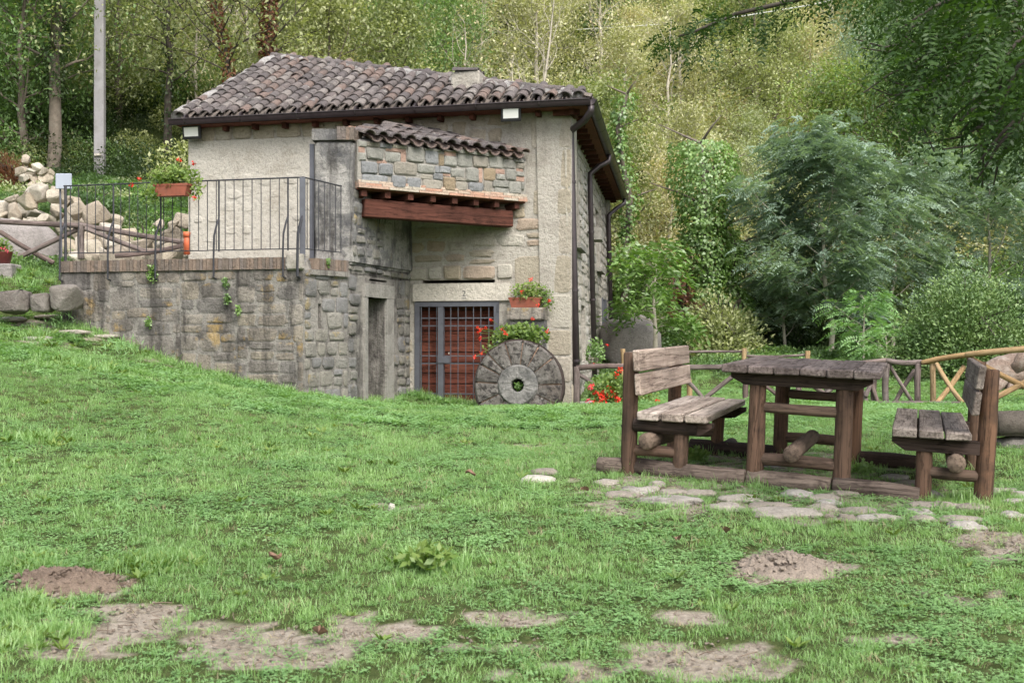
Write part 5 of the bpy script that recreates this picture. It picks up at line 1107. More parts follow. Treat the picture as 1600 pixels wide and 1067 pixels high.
for d0, d1, dens, sc0 in ((3.2, 5.5, 650, .70), (5.5, 8, 480, .80), (8, 12, 300, .95), (12, 20, 150, 1.2), (20, 33, 40, 1.9)):
    X, Y = sample(d0, d1, dens); X2, Y2 = sample(max(d0 - (1.7 if d0 < 4 else 0), 1.5), d1, dens * .45, 2.3); ko = (np.abs(X2 / Y2) > .49) | (Y2 < d0); X, Y = np.append(X, X2[ko]), np.append(Y, Y2[ko]); Z = gz(X, Y); b = bareness(X, Y, Z); n1 = patch(X, Y, 1.6, 2); n2 = patch(X, Y, .7, 8); n3 = patch(X, Y, 5, 4)
    keep = (rg_.rand(len(X)) > b * .96 + np.clip(n3 - .28, 0, 1) * .8) & ~in_house(X, Y); X, Y, Z, b, n1, n2 = X[keep], Y[keep], Z[keep], b[keep], n1[keep], n2[keep]
    n = len(X); u = rg_.rand(n); ix = np.zeros(n, int); ix[u < .40] = 1; cl = (n1 + n2 * .6 + rg_.normal(size=n) * .35) > .24; ix[cl] = np.where(u[cl] < .5, 3, 4); ix[(u > .978) & ~cl] = 2; ix[(u > .90) & (u < .955)] = 6; ix[(u > .997)] = 5
    if d0 >= 12: ix = np.where(cl, 8, 7)
    sc = sc0 * rg_.uniform(.65, 1.3, n) * (1 - .35 * b)
    if d0 >= 12: sc *= .62
    PT.append(np.stack([X, Y, Z + .004], 1)); RT.append(np.stack([rg_.normal(size=n) * .12, rg_.normal(size=n) * .12, rg_.rand(n) * 6.28], 1)); SC.append(sc); IX.append(ix)
    print('grass', d0, n)
# taller growth: bank under the terrace wall, feet of walls and posts, left corner clump
def extra(pts, h=1.0, idx=2):
    pts = np.array(pts); n = len(pts); PT.append(pts); RT.append(np.stack([rg_.normal(size=n) * .15, rg_.normal(size=n) * .15, rg_.rand(n) * 6.28], 1)); SC.append(h * rg_.uniform(.6, 1.3, n)); IX.append(np.full(n, idx) if not hasattr(idx, '__len__') else rg_.choice(idx, n))
def along(a, b, n, sp, dz=0):
    t = rg_.rand(n); X = a[0] + (b[0] - a[0]) * t + rg_.normal(size=n) * sp; Y = a[1] + (b[1] - a[1]) * t - np.abs(rg_.normal(size=n)) * sp; return np.stack([X, Y, gz(X, Y) + dz], 1)
extra(along(T0, T1, 260, .12), 1.4, [2, 1, 7]); extra(along(T1, A1, 30, .08), 1.2); extra(along(FL + (FR - FL) * .6, FR, 160, .12), 1.6, [2, 1, 7]); extra(along(A1, A2, 60, .1), 1.3)
for px, py, r_, n, h in ((60, 885, 60, 120, .7), (30, 960, 55, 130, .8), (50, 1000, 60, 90, .8), (670, 885, 45, 60, 1.2), (60, 690, 40, 60, 1.5), (250, 885, 70, 120, 1.0), (850, 690, 60, 50, .9), (400, 700, 80, 70, 1.2), (130, 575, 60, 60, 1.9), (60, 530, 50, 60, 2.0), (240, 545, 45, 60, 1.9), (390, 590, 50, 50, 1.7), (20, 430, 50, 90, 2.0), (900, 640, 40, 60, 1.3)):
    c = G(px, py); k = c[1] / F0; X = c[0] + rg_.normal(size=n) * r_ * k * .6; Y = c[1] + rg_.normal(size=n) * r_ * k * .6; extra(np.stack([X, Y, gz(X, Y)], 1), h * .8, [2, 1, 2, 5])
for u in (-1.13, -.775, -.277, .277, .775, 1.13):
    for v in (0, 1.53):
        c = PO + PU * u + PV * v; n = 10; X = c[0] + rg_.normal(size=n) * .07; Y = c[1] - .05 + rg_.normal(size=n) * .06; extra(np.stack([X, Y, gz(X, Y)], 1), .9, [2, 1])
X = rg_.uniform(0, 1, 240); Y = rg_.uniform(0, 1, 240); q = PO[None] + PU[None] * (X[:, None] * 3.4 - 1.9) + PV[None] * (Y[:, None] * 1.6 - .9); q[:, 2] = gz(q[:, 0], q[:, 1]); extra(q, .8, [1, 2, 0, 3])
PT, RT, SC, IX = map(np.concatenate, (PT, RT, SC, IX)); print('tufts', len(PT)); scatter('lawn_grass', PT, RT, SC, IX, GP, 'short green lawn grass mixed with clover')

CR = []
for i in range(4):
    q = random.Random(i); v, f = hullrock(q, .011, .009, .006, 9); CR.append(proto('soil_crumb', (v, f), m_mole))
CR.append(proto('dry_twig', tube([(-.03, 0, .004), (0, .004, .006), (.035, 0, .004)], .0018, 4), m_beamtwig := plainmat('twig', (.16, .12, .09), 1))); CR.append(proto('dry_tuft', tuft(17, 7, .02, .05, .003, 2.2), LM['straw']))
X, Y = sample(3.2, 9.5, 900); Z = gz(X, Y); bb = bareness(X, Y, Z); kk = bb > rg_.uniform(.25, .8, len(X)); X, Y, Z = X[kk], Y[kk], Z[kk]; n = len(X); print('crumbs', n)
scatter('soil_crumbs', np.stack([X, Y, Z + .003], 1), rg_.uniform(-.5, .5, (n, 3)) * [1, 1, 12], rg_.uniform(.3, 1.25, n), rg_.choice([0, 1, 2, 3, 4, 5], n, p=[.2, .2, .15, .15, .15, .15]), CR, 'crumbs of dry soil, twigs and straw on the bare patches')
# weeds and bushes as ground cover further off
def ball(seed, n, r, ln, asp=.5, flat=.7, droop=0.):
    rs = R(seed); p = rdir(rs, n) * (r * rs.rand(n, 1) ** .45); p[:, 2] = np.abs(p[:, 2]) * flat; return leaf_quads(p, rdir(rs, n) + p / r * .8 + [0, 0, -droop], rdir(rs, n) * .6 + [0, 0, 1], ln * rs.uniform(.6, 1.3, n), ln * asp * rs.uniform(.6, 1.3, n))
WP = [proto('weed_clump', ball(1, 260, .35, .07), LM['weed']), proto('weed_clump', ball(2, 260, .35, .08), LM['green']), proto('weed_clump', ball(3, 220, .35, .07), LM['grey']), proto('weed_clump', ball(4, 220, .3, .07), LM['lime'])]
def cover(name, label, regions, protos):
    pts, sc, ix = [], [], []
    for (p0, p1, d0, d1, n, s, ids) in regions:
        d = rg_.uniform(d0, d1, n); px = rg_.uniform(p0, p1, n); X = (px - 800) / F0 * d; k = ~in_house(X, d); X, d = X[k], d[k]; pts.append(np.stack([X, d, gz(X, d) - .02], 1)); sc.append(s * rg_.uniform(.5, 1.35, len(X))); ix.append(rg_.choice(ids, len(X)))
    pts, sc, ix = map(np.concatenate, (pts, sc, ix)); n = len(pts); return scatter(name, pts, np.stack([rg_.normal(size=n) * .2, rg_.normal(size=n) * .2, rg_.rand(n) * 6.28], 1), sc, ix, protos, label)
cover('ground_weeds', 'leafy green weeds covering the ground beyond the fence', [(940, 1700, 21, 31, 420, .8, [0, 0, 1]), (940, 1700, 27, 33, 260, 1.5, [0, 0, 1, 2]), (-150, 300, 24, 34, 200, 1.0, [0, 0, 2]), (-100, 90, 18.3, 20.5, 60, .7, [1, 0]), (130, 300, 21.5, 23, 30, .8, [0, 1])], WP)
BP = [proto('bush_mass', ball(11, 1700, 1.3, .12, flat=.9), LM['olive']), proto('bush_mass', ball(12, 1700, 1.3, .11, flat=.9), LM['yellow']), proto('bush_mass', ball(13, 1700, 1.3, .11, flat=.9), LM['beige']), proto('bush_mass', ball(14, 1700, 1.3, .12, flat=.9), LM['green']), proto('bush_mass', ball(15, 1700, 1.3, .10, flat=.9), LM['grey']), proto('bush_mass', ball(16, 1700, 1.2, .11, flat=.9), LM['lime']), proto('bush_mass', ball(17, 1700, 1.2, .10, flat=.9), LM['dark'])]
cover('hillside_undergrowth', 'dense mixed scrub covering the wooded hillside', [(-300, 420, 32, 40, 170, .9, [0, 6, 3, 6]), (-300, 420, 38, 75, 420, 1.2, [0, 3, 0, 1, 5, 6]), (380, 960, 33, 75, 420, 1.2, [0, 3, 2, 1, 0, 4]), (940, 1300, 33, 75, 380, 1.2, [2, 1, 2, 1, 4, 0]), (1250, 1900, 32, 75, 520, 1.2, [1, 2, 4, 3, 1, 5]), (960, 1500, 30.5, 35, 90, .8, [6, 0, 3, 6]), (1450, 1900, 28, 34, 90, .9, [3, 6, 0])], BP)  # dark leaf clumps at the hill foot paint in the shaded gaps
# ------------------------------------------------------------------ single trees and shrubs one can tell apart
def tree_at(name, label, cat, loc, tubesV, crownVF, barkm, leafm, group=None, crown='crown'):
    t = thing(name, label, cat, loc, group); t2 = bpy.data.objects.new('trunk', newmesh('trunk', tubesV[0], tubesV[1], barkm, True)); COL.objects.link(t2); t2.parent = t
    if crownVF is not None: c = bpy.data.objects.new(crown, newmesh(crown, crownVF[0], crownVF[1], leafm)); COL.objects.link(c); c.parent = t; c['kind'] = 'stuff'
    return t
def frond_leaves(rs, P0, D0, n_pairs, L_, ln, wd, sag=.5):
    """pinnate fronds: P0, D0 (n,3)"""
    n = len(P0); D0 = D0 / np.linalg.norm(D0, axis=1, keepdims=True); sd = np.cross(D0, [0, 0, 1.]); sd /= np.linalg.norm(sd, axis=1, keepdims=True) + 1e-6; C, D, NN = [], [], []; Ls = L_ * rs.uniform(.6, 1.2, n)[:, None]; Rv = []
    roll = rs.normal(size=(n, 1)) * .5; upv = np.cross(sd, D0); sd = sd * np.cos(roll) + upv * np.sin(roll); nn = np.cross(sd, D0)
    for k in range(n_pairs):
        t = (k + 1) / n_pairs; p = P0 + D0 * Ls * t; p[:, 2] -= (sag * Ls[:, 0] * t * t); dd = D0 * .45; dd[:, 2] -= sag * t * .6
        for s in (-1, 1): C.append(p); D.append(sd * s + dd + rs.normal(size=(n, 3)) * .12); NN.append(nn + rs.normal(size=(n, 3)) * .3)
    C, D, NN = map(np.concatenate, (C, D, NN)); l = ln * rs.uniform(.7, 1.15, len(C)); return leaf_quads(C, D, NN, l, l * wd, .1)
def frond_tree(name, seed, label, cat, loc, H, r0, nl, base, spread, nfr, fl, pairs, ln, wd, leafm, barkm=BARK, sag=.5, jitter=.25, **kw):
    rs = R(seed); tb, br, an, tp = grow(rs, H, r0, nl, base, spread, **kw); idx = rs.randint(0, len(an), nfr); p = an[idx] + rs.normal(size=(nfr, 3)) * jitter * [1, 1, .5]
    d = p - np.array([0, 0, H * .4]); d[:, 2] *= .3; d = d / (np.linalg.norm(d, axis=1, keepdims=True) + 1e-6) + rs.normal(size=(nfr, 3)) * .6; d[:, 2] = np.abs(d[:, 2]) * .4
    return tree_at(name, label, cat, loc, tubes_mesh(tb + br, 6), frond_leaves(rs, p, d, pairs, fl, ln, wd, sag), barkm, leafm)
B_ = LM['blue']
frond_tree('locust_tree', 5, 'blue-green feathery locust tree with thin pale trunk right above the picnic table', 'tree', on(1298, 25.5), 5.0, .06, 24, .12, 1.75, 3300, .38, 8, .10, .42, B_, BARKP, prof='round', twigs=5, lean=(-.3, 0), jitter=.22)
frond_tree('locust_tree', 6, 'leaning blue-green locust tree between the tall one and the laurel bush', 'tree', on(1395, 26.5), 4.2, .05, 22, .08, 1.75, 2600, .38, 8, .10, .42, B_, BARKP, prof='round', twigs=5, jitter=.25)
frond_tree('locust_tree', 7, 'grey-blue locust tree rising behind the dark laurel bush', 'tree', on(1545, 27), 4.3, .05, 22, .1, 2.1, 2400, .36, 8, .10, .42, B_, BARKP, prof='round', twigs=5, jitter=.25)
frond_tree('locust_tree', 8, 'slender blue-green locust sapling standing before the dark hollow', 'tree', on(1228, 26.5), 3.5, .04, 16, .12, 1.15, 1300, .36, 8, .10, .42, B_, BARKP, prof='round', twigs=4, jitter=.2)
frond_tree('ailanthus_shrub', 9, 'bright light green feathery shrub below the locust trees', 'shrub', on(1350, 23), 1.35, .03, 12, .1, .62, 200, .34, 8, .09, .35, LM['clover'], BARKP, prof='round', up=.5, jitter=.12)
frond_tree('ailanthus_shrub', 10, 'low light green feathery shrub left of the dark laurel bush', 'shrub', on(1385, 21.8), .75, .02, 9, .1, .5, 110, .30, 8, .09, .35, LM['clover'], BARKP, prof='round', up=.4, jitter=.1)
frond_tree('walnut_tree', 12, 'young walnut tree with pale trunk and drooping green leaves beside the grey rock', 'tree', on(1023, 23.5), 2.55, .055, 15, .34, .95, 330, .30, 3, .17, .42, LM['ivy'], BARKP, prof='round', sag=.9, up=.5, jitter=.13)
# shrub under the walnut, pink leaved shrub, laurel
def bush(name, seed, label, loc, rx, ry, rz, n, ln, asp, lf, lobes=9, cat='shrub', shell=.45, bark=BARKD):
    rs = R(seed); c = rdir(rs, lobes); c[:, 2] = np.abs(c[:, 2]); lob = c * .55 * rs.uniform(.6, 1.1, (lobes, 1)); k = rs.randint(0, lobes, n); p = rdir(rs, n) * (rs.rand(n, 1) ** shell) * rs.uniform(.42, .62, lobes)[k][:, None] + lob[k]
    p = np.vstack([p, rdir(rs, n // 3) * rs.rand(n // 3, 1) ** .5 * .75]); p[:, 2] = np.abs(p[:, 2]); out = p / (np.linalg.norm(p, axis=1, keepdims=True) + 1e-6); p = p * [rx, ry, rz]
    m = len(p); l = ln * rs.uniform(.6, 1.3, m); tb = [(np.array([[0, 0, -.1], [a[0] * rx * .4, a[1] * ry * .4, rz * .5], [a[0] * rx * .8, a[1] * ry * .8, rz * .85 * abs(a[2]) + .1]]), np.array([.03, .02, .008])) for a in rdir(rs, 9)]
    return tree_at(name, label, cat, loc, tubes_mesh(tb, 5), leaf_quads(p, rdir(rs, m) + out * .9 + [0, 0, .3], rdir(rs, m) * .7 + out * .5 + [0, 0, .6], l, l * asp), bark, LM[lf], None, 'foliage')
bush('laurel_bush', 21, 'big rounded dark evergreen laurel bush behind the log fence', on(1512, 20), 1.45, 1.2, 2.1, 26000, .062, .5, 'laurel', 20)
bush('green_shrub', 22, 'low dark green shrub between the fence and the laurel bush', on(1432, 20.5), .75, .6, .85, 4000, .065, .45, 'laurel', 9)
bush('yellow_shrub', 23, 'small yellow-green shrub at the foot of the walnut tree', on(1040, 23), .45, .4, .45, 900, .08, .5, 'lime', 6)
bush('pink_shrub', 24, 'thin shrub with pinkish autumn leaves near the ivy column', on(1068, 29) + [0, 0, 1.0], .6, .5, 2.0, 900, .12, .5, 'pink', 7)
bush('dark_thicket', 25, 'thicket coloured dark as the shade of the hollow left of the locust trees', on(1190, 28.5), 1.3, .8, 2.6, 9000, .10, .4, 'dark', 9)  # dark leaf colour stands in for the shaded void under the trees
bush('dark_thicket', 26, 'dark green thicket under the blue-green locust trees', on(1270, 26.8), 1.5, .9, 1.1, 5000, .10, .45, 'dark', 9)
bush('olive_shrub', 27, 'olive green shrub with arching twigs beneath the ivy column', on(1125, 25.2), 1.1, .9, 1.5, 4500, .10, .45, 'olive', 9)
bush('green_shrub', 28, 'bluish green shrub between the walnut tree and the hollow', on(1085, 25.5), .9, .6, .7, 2400, .09, .4, 'weed', 8)
bush('green_shrub', 29, 'leafy green bush growing over the rubble heap behind the railing', on(236, 21.9) + [0, 0, .15], .42, .4, .75, 1300, .08, .5, 'ivy', 7)
bush('green_shrub', 30, 'low leafy plants behind the rubble left of the utility pole', on(130, 24.6), 1.2, .6, .6, 2600, .09, .5, 'weed', 8)
bush('root_tangle', 31, 'tangle of brown roots and dead twigs beside the small dry stone wall', on(18, 27.8), .75, .5, 1.0, 2500, .16, .08, 'brown', 8)
# ivy column
def ivy_tree(seed, label, px, d, H, r, n, lf='ivy', ln=.10, y_off=0, bulge=True, name='ivy_covered_tree', t0=.0):
    rs = R(seed); loc = on(px, d, y_off); path = np.array([[rs.normal() * .12, rs.normal() * .12, H * t] for t in np.linspace(0, 1, 8)]); t = t0 + (1 - t0) * rs.rand(n); c = np.stack([np.interp(t, np.linspace(0, 1, 8), path[:, j]) for j in range(3)], 1)
    rad = r * (np.abs(np.sin(t * 9 + seed)) * .5 + .55 + .5 * (t > .62) * bulge) * rs.rand(n) ** .4; a = rs.rand(n) * 6.28; o = np.stack([np.cos(a), np.sin(a), np.zeros(n)], 1); p = c + o * rad[:, None]; l = ln * rs.uniform(.6, 1.3, n)
    tb = [(path, np.linspace(.12, .05, 8))] + [(np.array([path[j], path[j] + np.array([math.cos(q) * 1.0, math.sin(q), .5]) * r, path[j] + np.array([math.cos(q) * 2.2, math.sin(q), .9]) * r]), np.array([.04, .025, .01])) for j, q in ((4, 0), (5, 3), (6, .6), (7, 2.4), (7, 5))]
    return tree_at(name, label, 'tree', loc, tubes_mesh(tb, 6), leaf_quads(p, o * .4 + rdir(rs, n) * .6 + [0, 0, -.6], o + rdir(rs, n) * .4 + [0, 0, .3], l, l * .8), BARK, LM[lf], None, 'ivy')
ivy_tree(41, 'dead tree wrapped in bright green ivy standing right of the house', 1105, 26, 5.0, .56, 9000, ln=.08, y_off=-.2, t0=.28); ivy_tree(42, 'lower ivy-covered stump leaning beside the tall ivy column', 1146, 26.4, 3.0, .34, 2600, ln=.08, t0=.3, y_off=-.1, bulge=False); ivy_tree(43, 'slender ivy-clad trunk just right of the far end of the roof', 976, 31, 6.6, .32, 2000, y_off=0, bulge=False)
# left trees: tall trunks
def tall(name, seed, label, px, d, H, r, base, spread, k, lf, bark=BARK, ivy=None, lean=(0, 0), ln=.14, nl=20, group=None, **kw):
    rs = R(seed); tb, br, an, tp = grow(rs, H, r, nl, base, spread, lean=lean, **kw); lv = cluster_leaves(rs, an, k, .4, ln) if k else None; t = tree_at(name, label, 'tree', on(px, d, -.2), tubes_mesh(tb + br, 8), lv, bark, LM[lf], group)
    if ivy:
        n, z0, z1, rad, il = ivy; tt = rs.uniform(z0, z1, n); c = np.stack([np.interp(tt, tp[:, 2], tp[:, j]) for j in range(3)], 1); a = rs.rand(n) * 6.28; o = np.stack([np.cos(a), np.sin(a), np.zeros(n)], 1); p = c + o * (r * .8 + rad * rs.rand(n)[:, None] ** .7); l = .09 * rs.uniform(.6, 1.3, n)
        V, Fc = leaf_quads(p, o * .5 + rdir(rs, n) * .6 + [0, 0, -.5], o + rdir(rs, n) * .4, l, l * .8); v = bpy.data.objects.new('ivy', newmesh('ivy', V, Fc, LM[il])); COL.objects.link(v); v.parent = t; v['kind'] = 'stuff'
    return t
tall('tall_tree', 51, 'tall tree with pale trunk wrapped in dark ivy higher up, left of the utility pole', 82, 33, 9, .20, .38, 2.4, 14, 'olive', BARK, (2600, 2.4, 8, .22, 'dark'), (.25, 0))
tall('tall_tree', 52, 'thin dark trunked tree between the utility pole and the house', 262, 35, 8, .13, .35, 2.0, 14, 'olive', BARKD, (500, .5, 6, .1, 'dark'))
tall('tall_tree', 53, 'dark tree with rust-brown ivy on its forked trunk behind the roof apex', 424, 33, 8.5, .13, .50, 2.8, 9, 'olive', BARKD, (2600, 3.0, 7.5, .13, 'brown'), (.0, 0), up=.7)
tall('tall_tree', 54, 'tree behind the roof with a leaning limb of rusty ivy left of the apex', 385, 33, 6.5, .12, .55, 2.6, 10, 'olive', BARKD, (700, 2.6, 5.6, .06, 'brown'), (-.9, 0), up=.5)
for px, d, H, sd_, nm in ((722, 37, 6.0, 61, 'twin stemmed white leafless sapling behind the roof vent'), (835, 38, 7.5, 62, 'pale forked bare tree rising behind the right part of the roof'), (795, 36, 5.5, 63, 'thin white bare stem just left of the pale forked tree'), (1045, 40, 6, 64, 'pale leafless tangled tree right of the roof end')):
    tall('bare_tree', sd_, nm, px, d, H, .075, .3, 1.6, 1, 'beige', BARKP, None, (.7 if sd_ == 62 else .1, 0), up=1.3, tw=.6, twigs=7, nl=9)
BRN = plainmat('pine_bark', (.26, .15, .10), 1, 0, .4, 5)
for px, d, H, sd_, nm in ((1268, 56, 11, 71, 'tall brown pine trunk high on the slope, beside the slim pale pole'), (1222, 60, 11, 72, 'dark pine high on the slope left of the brown pine trunk'), (1388, 52, 8, 73, 'dark trunked tree high on the slope right of the pale pole')):
    tall('pine_tree', sd_, nm, px, d, H, .24, .45, 2.6, 16, 'green', BRN, None, nl=18)
rs_ = R(7); bush('red_shrub', 75, 'small red-leaved shrub high on the slope left of the pine trunks', on(1200, 55) + [0, 0, 1.5], .8, .7, 2.2, 900, .16, .5, 'brown', 6)

# overhanging locust branches at the upper right, its trunk outside the picture
def overhang():
    rs = R(303); base = np.array([5.6, 8.6, gz1(5.6, 8.6) - .2]); t = thing('locust_tree', 'near dark green locust tree whose feathery branches hang into the upper right corner', 'tree', base); top = base + [-.2, 0, 4.2]
    tb = [(np.array([base, base + [-.1, .05, 1.5], base + [-.15, 0, 3.0], top, top + [.1, .2, 1.5]]), np.array([.19, .17, .15, .13, .09]))]; anc = []
    def limb(a, pts, r): tb.append((np.array([a] + pts), np.linspace(r, r * .3, len(pts) + 1)))
    tg = [(1560, 40, 6.6), (1500, 70, 7.2), (1450, 30, 7.6), (1590, 120, 5.6), (1540, 150, 6.2), (1480, 130, 7.4), (1430, 110, 8.0), (1600, 200, 5.2), (1620, 60, 5.0), (1570, 230, 6.4), (1500, 190, 7.0), (1425, 185, 7.8), (1640, 150, 6.5), (1600, 10, 7.0), (1660, 240, 6), (1520, 0, 6), (1450, -40, 7), (1580, -60, 6), (1700, 0, 6), (1700, 120, 6.6)]
    P0 = []
    for x, y, d in tg:
        e = P(x, y, d); m = top * .45 + e * .55 + [0, 0, .25]; limb(top - [0, 0, rs.uniform(0, .8)], [top * .75 + e * .25 + [0, 0, .25], m, e], .035)
        for _ in range(5):
            q = e + rs.normal(size=3) * [.3, .25, .14]; tb.append((np.array([e * .6 + m * .4, (e + q) / 2 + [0, 0, .05], q]), np.array([.012, .008, .004]))); P0.append(q)
        P0 += [m, e]
    P0 = np.array(P0); n = 2600; k = rs.randint(0, len(P0), n); p = P0[k] + rs.normal(size=(n, 3)) * [.22, .25, .13]
    pxs_ = 800 + F0 * p[:, 0] / p[:, 1]; pys = 533.5 - F0 * (p[:, 2] - H0) / p[:, 1]; lim = np.interp(pxs_, [1385, 1415, 1440, 1480, 1500, 1530, 1560, 1620, 1700], [0, 130, 195, 200, 150, 140, 205, 225, 260]); p = p[(pys < lim) & (p[:, 1] > 3.5)]; n = len(p)
    d = rs.normal(size=(n, 3)) * .6 + [-.9, -.1, -.35]
    V1 = frond_leaves(rs, p, d, 9, .24, .042, .40, .55)
    # the higher branch crossing the top edge
    e0 = np.array(top) + [0, 0, .4]; bp = [P(1480, -60, 9.0), P(1330, -25, 9.2), P(1230, 4, 9.4), P(1150, 22, 9.5), P(1090, 48, 9.6), P(1060, 58, 9.6)]; limb(e0, bp, .03); q = []
    for i in range(1, 6):
        for _ in range(34): q.append(bp[i] + (bp[i - 1] - bp[i]) * rs.rand() + rs.normal(size=3) * [.12, .15, .09] - [0, 0, .03])
    q = np.array(q); dd = rs.normal(size=(len(q), 3)) * .6 + [-.7, 0, -.3]; V2 = frond_leaves(rs, q, dd, 9, .24, .045, .42, .55); V = np.vstack([V1[0], V2[0]]); Fc = np.arange(len(V)).reshape(-1, 4)
    ob('trunk', tubes_mesh(tb, 8), BARKD, t, True); ob('crown', (V, Fc), LM['locust'], t, kind='stuff')
overhang()

# ------------------------------------------------------------------ planters and flowers
def flowerball(rs, c, r, n=14): p = c + rdir(rs, n) * r * rs.uniform(.3, 1, (n, 1)); return leaf_quads(p, rdir(rs, n), rdir(rs, n), np.full(n, r * .9), np.full(n, r * .8), .1)
def foliage(par, rs, c, rx, ry, rz, n, ln, lf='geran', asp=.9, nm='foliage', up=.4):
    p = c + rdir(rs, n) * (rs.rand(n, 1) ** .5) * [rx, ry, rz]; l = ln * rs.uniform(.6, 1.25, n); V, Fc = leaf_quads(p, rdir(rs, n) + [0, 0, up], rdir(rs, n) * .6 + [0, -.5, .8], l, l * asp, .15); o = ob(nm, (V, Fc), LM[lf], par, kind='stuff'); return o
def flowers(par, rs, pts, c0, r, mt):
    for x, y, d in pts:
        c = P(x, y, d); f = ob('flower', flowerball(rs, c, r), mt, par); ob('flower_stem', tube([c0 + (c - c0) * .25, (c0 + c) / 2 + [0, 0, .03], c], .003, 4, False), LM['geran'], par)
def trough(par, c, w, h, dp, ang=0, mt=None):
    V = []; 
    for z, s in ((0, .86), (h * .82, 1), (h * .82, 1.05), (h, 1.05), (h, .95), (h * .3, .85)):
        for a, b in ((-1, -1), (1, -1), (1, 1), (-1, 1)): V.append((a * w / 2 * s if s > .9 or 1 else 0, b * dp / 2 * s, z))
    Fs = [(3, 2, 1, 0)]
    for r in range(5):
        for k in range(4): a, b = r * 4 + k, r * 4 + (k + 1) % 4; Fs.append((a, b, b + 4, a + 4))
    Fs.append((20, 21, 22, 23)); V = np.array(V); ca, sa = math.cos(ang), math.sin(ang); V = np.stack([V[:, 0] * ca - V[:, 1] * sa, V[:, 0] * sa + V[:, 1] * ca, V[:, 2]], 1) + c; return ob('trough', (V, Fs), mt or m_terrcot, par)
rz_ = R(55); aT = math.atan2(mT.e[1], mT.e[0]); aF = math.atan2(mF.e[1], mF.e[0])
c = P(271, 307, 15.85); t = thing('flower_trough', 'terracotta trough of yellow-green geraniums hooked outside the iron railing', 'planter', c); trough(t, c, .50, .165, .17, aT)
foliage(t, rz_, c + [.0, 0, .26], .40, .16, .16, 620, .055); foliage(t, rz_, c + [-.33, 0, .02], .17, .1, .14, 130, .05); foliage(t, rz_, c + [.3, -.02, .12], .15, .1, .18, 120, .05); flowers(t, rz_, [(280, 250, 15.8), (302, 256, 15.8), (218, 281, 15.8), (303, 309, 15.7), (206, 290, 15.8)], c + [0, 0, .15], .032, m_red); ob('hook', tube([c + [-.2, .08, .16], c + [-.2, .14, .18], c + [-.2, .14, 0]], .006, 5), m_iron, t)
c = np.array(mF((s0 + s1) / 2 - .02, zt_ + .002, .16)); t = thing('flower_trough', 'terracotta trough of straggling geraniums standing on the stone pedestal', 'planter', c); trough(t, c, .50, .155, .17, aF)
foliage(t, rz_, c + [.05, -.02, .24], .33, .14, .16, 520, .045); foliage(t, rz_, c + [.30, -.05, .10], .16, .1, .2, 200, .042); flowers(t, rz_, [(830, 437, 17.6), (841, 476, 17.5), (858, 470, 17.5), (815, 455, 17.5)], c + [0, 0, .15], .03, m_red)
c = P(812, 552, 17.62); t = thing('flower_box', 'box of dense green geraniums with red blossoms behind the millstone top', 'planter', c); trough(t, c - [0, 0, .05], .7, .18, .2, aF, m_pill)
foliage(t, rz_, c + [.02, -.08, .26], .46, .2, .2, 1100, .06); foliage(t, rz_, c + [-.38, -.1, .1], .18, .12, .2, 180, .05); flowers(t, rz_, [(746, 512, 17.3), (751, 516, 17.2), (758, 513, 17.3), (749, 529, 17.3), (741, 558, 17.2), (752, 552, 17.3), (785, 514, 17.3), (855, 518, 17.3), (832, 498, 17.4), (768, 500, 17.3), (747, 520, 17.3), (790, 522, 17.2)], c + [-.1, -.1, .2], .03, m_red)
t = thing('geranium_plant', 'bright red geraniums in yellow-green leaves at the house corner by the log fence', 'flowers', on(955, 16.7)); c = on(955, 16.7, .22)
foliage(t, rz_, c, .36, .22, .26, 900, .055); foliage(t, rz_, c + [.42, 0, -.02], .3, .15, .2, 350, .05, 'lime'); ll = [(x, y, 16.45 + rz_.rand() * .2) for x, y in ((925, 603), (928, 614), (930, 627), (937, 616), (944, 613), (943, 625), (950, 620), (957, 612), (962, 617), (965, 626), (958, 618), (935, 630), (966, 625), (950, 606), (940, 620), (968, 578), (963, 586), (1026, 628))]; flowers(t, rz_, ll, on(955, 16.7, .05), .042, m_red); flowers(t, rz_, [(922, 606, 16.5), (920, 626, 16.5)], on(940, 16.7, .05), .04, m_pinkf)
c = P(928, 572, 19.6); t = thing('hanging_planter', 'small planter of mixed green plants fixed low on the side wall', 'planter', c); trough(t, c, .3, .15, .15, 1.4, m_terr); foliage(t, rz_, c + [.02, 0, .2], .17, .25, .28, 420, .05, 'ivy'); flowers(t, rz_, [(949, 539, 19.5), (930, 570, 19.3)], c + [0, 0, .1], .03, m_red)
c = P(6, 412, 17.9); t = thing('flower_pot', 'dark red flower pot with pinkish plants at the left edge by the fence', 'planter', c); ob('pot', tube([c, c + [0, 0, .17], c + [0, 0, .18]], [.09, .13, .14], 16), plainmat('dark_red_pot', (.16, .035, .03), .6), t, True); foliage(t, rz_, c + [-.03, 0, .27], .17, .12, .13, 260, .045); flowers(t, rz_, [(4, 388, 17.8), (10, 392, 17.8)], c + [0, 0, .15], .03, m_pinkf); ob('stone_step', (lambda v: (v[0] + c + [0, 0, -.04], v[1]))(bevbox(-.42, .2, -.2, .2, -.3, .03, .02)), m_grock, t)
c = mc + ax * .02; t = thing('small_plant', 'little round green plant growing in the hole of the millstone', 'plant', c); foliage(t, rz_, c + [0, -.03, -.02], .075, .06, .07, 90, .045, 'ivy')
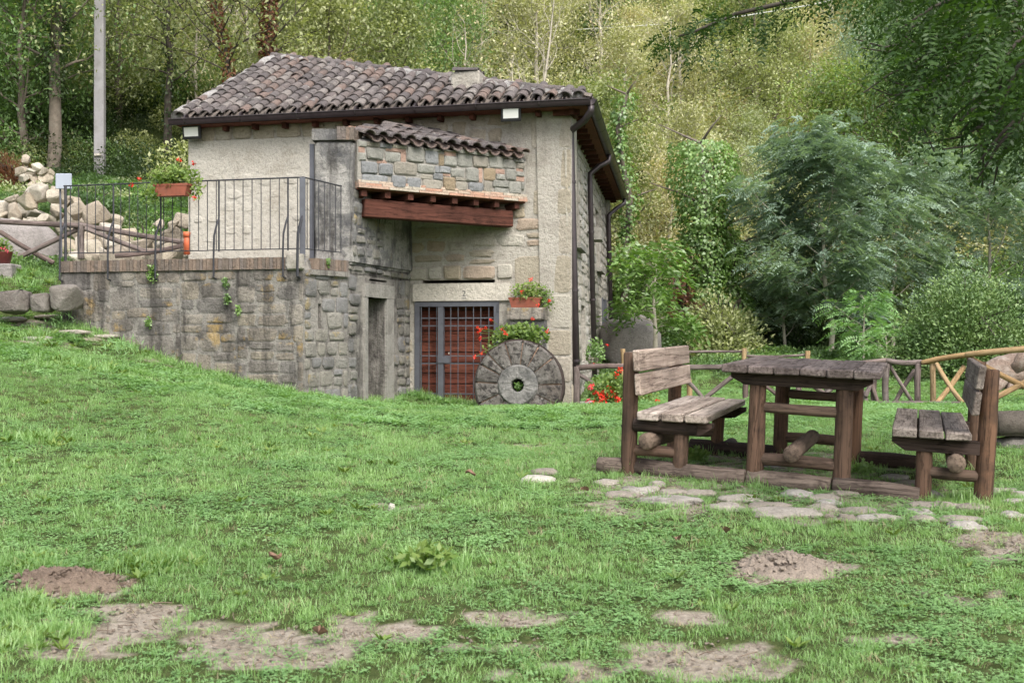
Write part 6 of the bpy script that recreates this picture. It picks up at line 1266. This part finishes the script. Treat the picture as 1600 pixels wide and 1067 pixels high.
for i, (x, y, r, lab) in enumerate(((240, 428, .10, 'small ivy tuft hanging over the brick coping of the terrace'), (355, 443, .05, 'tiny green tuft on the terrace wall below the third stay'), (358, 468, .06, 'tiny green tuft lower on the terrace wall'), (235, 505, .06, 'small fern tuft low on the terrace wall'), (375, 485, .05, 'faint green tuft in the middle of the terrace wall'), (508, 411, .05, 'small weed growing on the ledge right of the terrace corner'))):
    s, z = mT.sz(x, y) if x < 475 else mR1.sz(x, y); q = np.array((mT if x < 475 else mR1)(s, z, .05)); t = thing('wall_plant', lab, 'plant', q); foliage(t, rz_, q, r * .8, .04, r * 1.5, int(r * 1500), .035, 'ivy')
for i, (x, y, s, lf, lab) in enumerate(((1345, 742, .10, 'ivy', 'broad leaved green weed between the table and the right bench'), (1480, 745, .09, 'weed', 'grey-green leafy weed at the foot of the right bench'), (1085, 722, .12, 'geran', 'bright green grass tuft under the left bench'), (90, 515, .28, 'clover', 'grassy tussock with long pale blades on the left bank'), (190, 560, .3, 'clover', 'dark green tussock in the middle of the left bank'), (670, 893, .13, 'geran', 'patch of broad dandelion leaves in the middle foreground'), (300, 545, .22, 'ivy', 'leafy weeds against the foot of the terrace wall'), (130, 455, .16, 'ivy', 'weeds growing between the boulders and the terrace wall'))):
    c = G(x, y); t = thing('weed_plant', lab, 'plant', c); foliage(t, rz_, c + [0, 0, s * .45], s, s * .8, s * .5, 120, s * .3 + .02, lf, .5 if lf != 'clover' else .14)
# dry leaves on the lawn
m_dead = plainmat('dead_leaf_brown', (.17, .10, .065), .8, 0, .4, 40)
for x, y, lab in ((498, 1010, 'curled brown dead leaf on the bare soil in the near foreground'), (1132, 843, 'small brown dead leaf in the grass below the stone row'), (735, 752, 'dead leaf in the grass left of the pale stones'), (915, 778, 'pale brown dead leaf left of the stone row'), (1060, 858, 'pair of pale dry leaves in the grass above the round soil heap'), (430, 888, 'tan dead leaf in the left middle of the lawn')):
    c = G(x, y); rs = R(x); V, Fc = [], []; s = .035 if y < 1000 else .045
    for i in range(7):
        for j in range(3): u = i / 6; V.append((s * (u - .5) * 2, s * .7 * (j - 1) * math.sin(math.pi * min(max(u, .05), .95)), .012 + .018 * abs(j - 1) + .01 * math.sin(u * 5 + x) + rs.rand() * .004))
    for i in range(6):
        for j in range(2): a = i * 3 + j; Fc.append((a, a + 3, a + 4, a + 1))
    o = solo('dead_leaf', (np.array(V) + c + [0, 0, .03], Fc), m_dead, lab, 'leaf'); o.rotation_euler = (.2, .1, x)
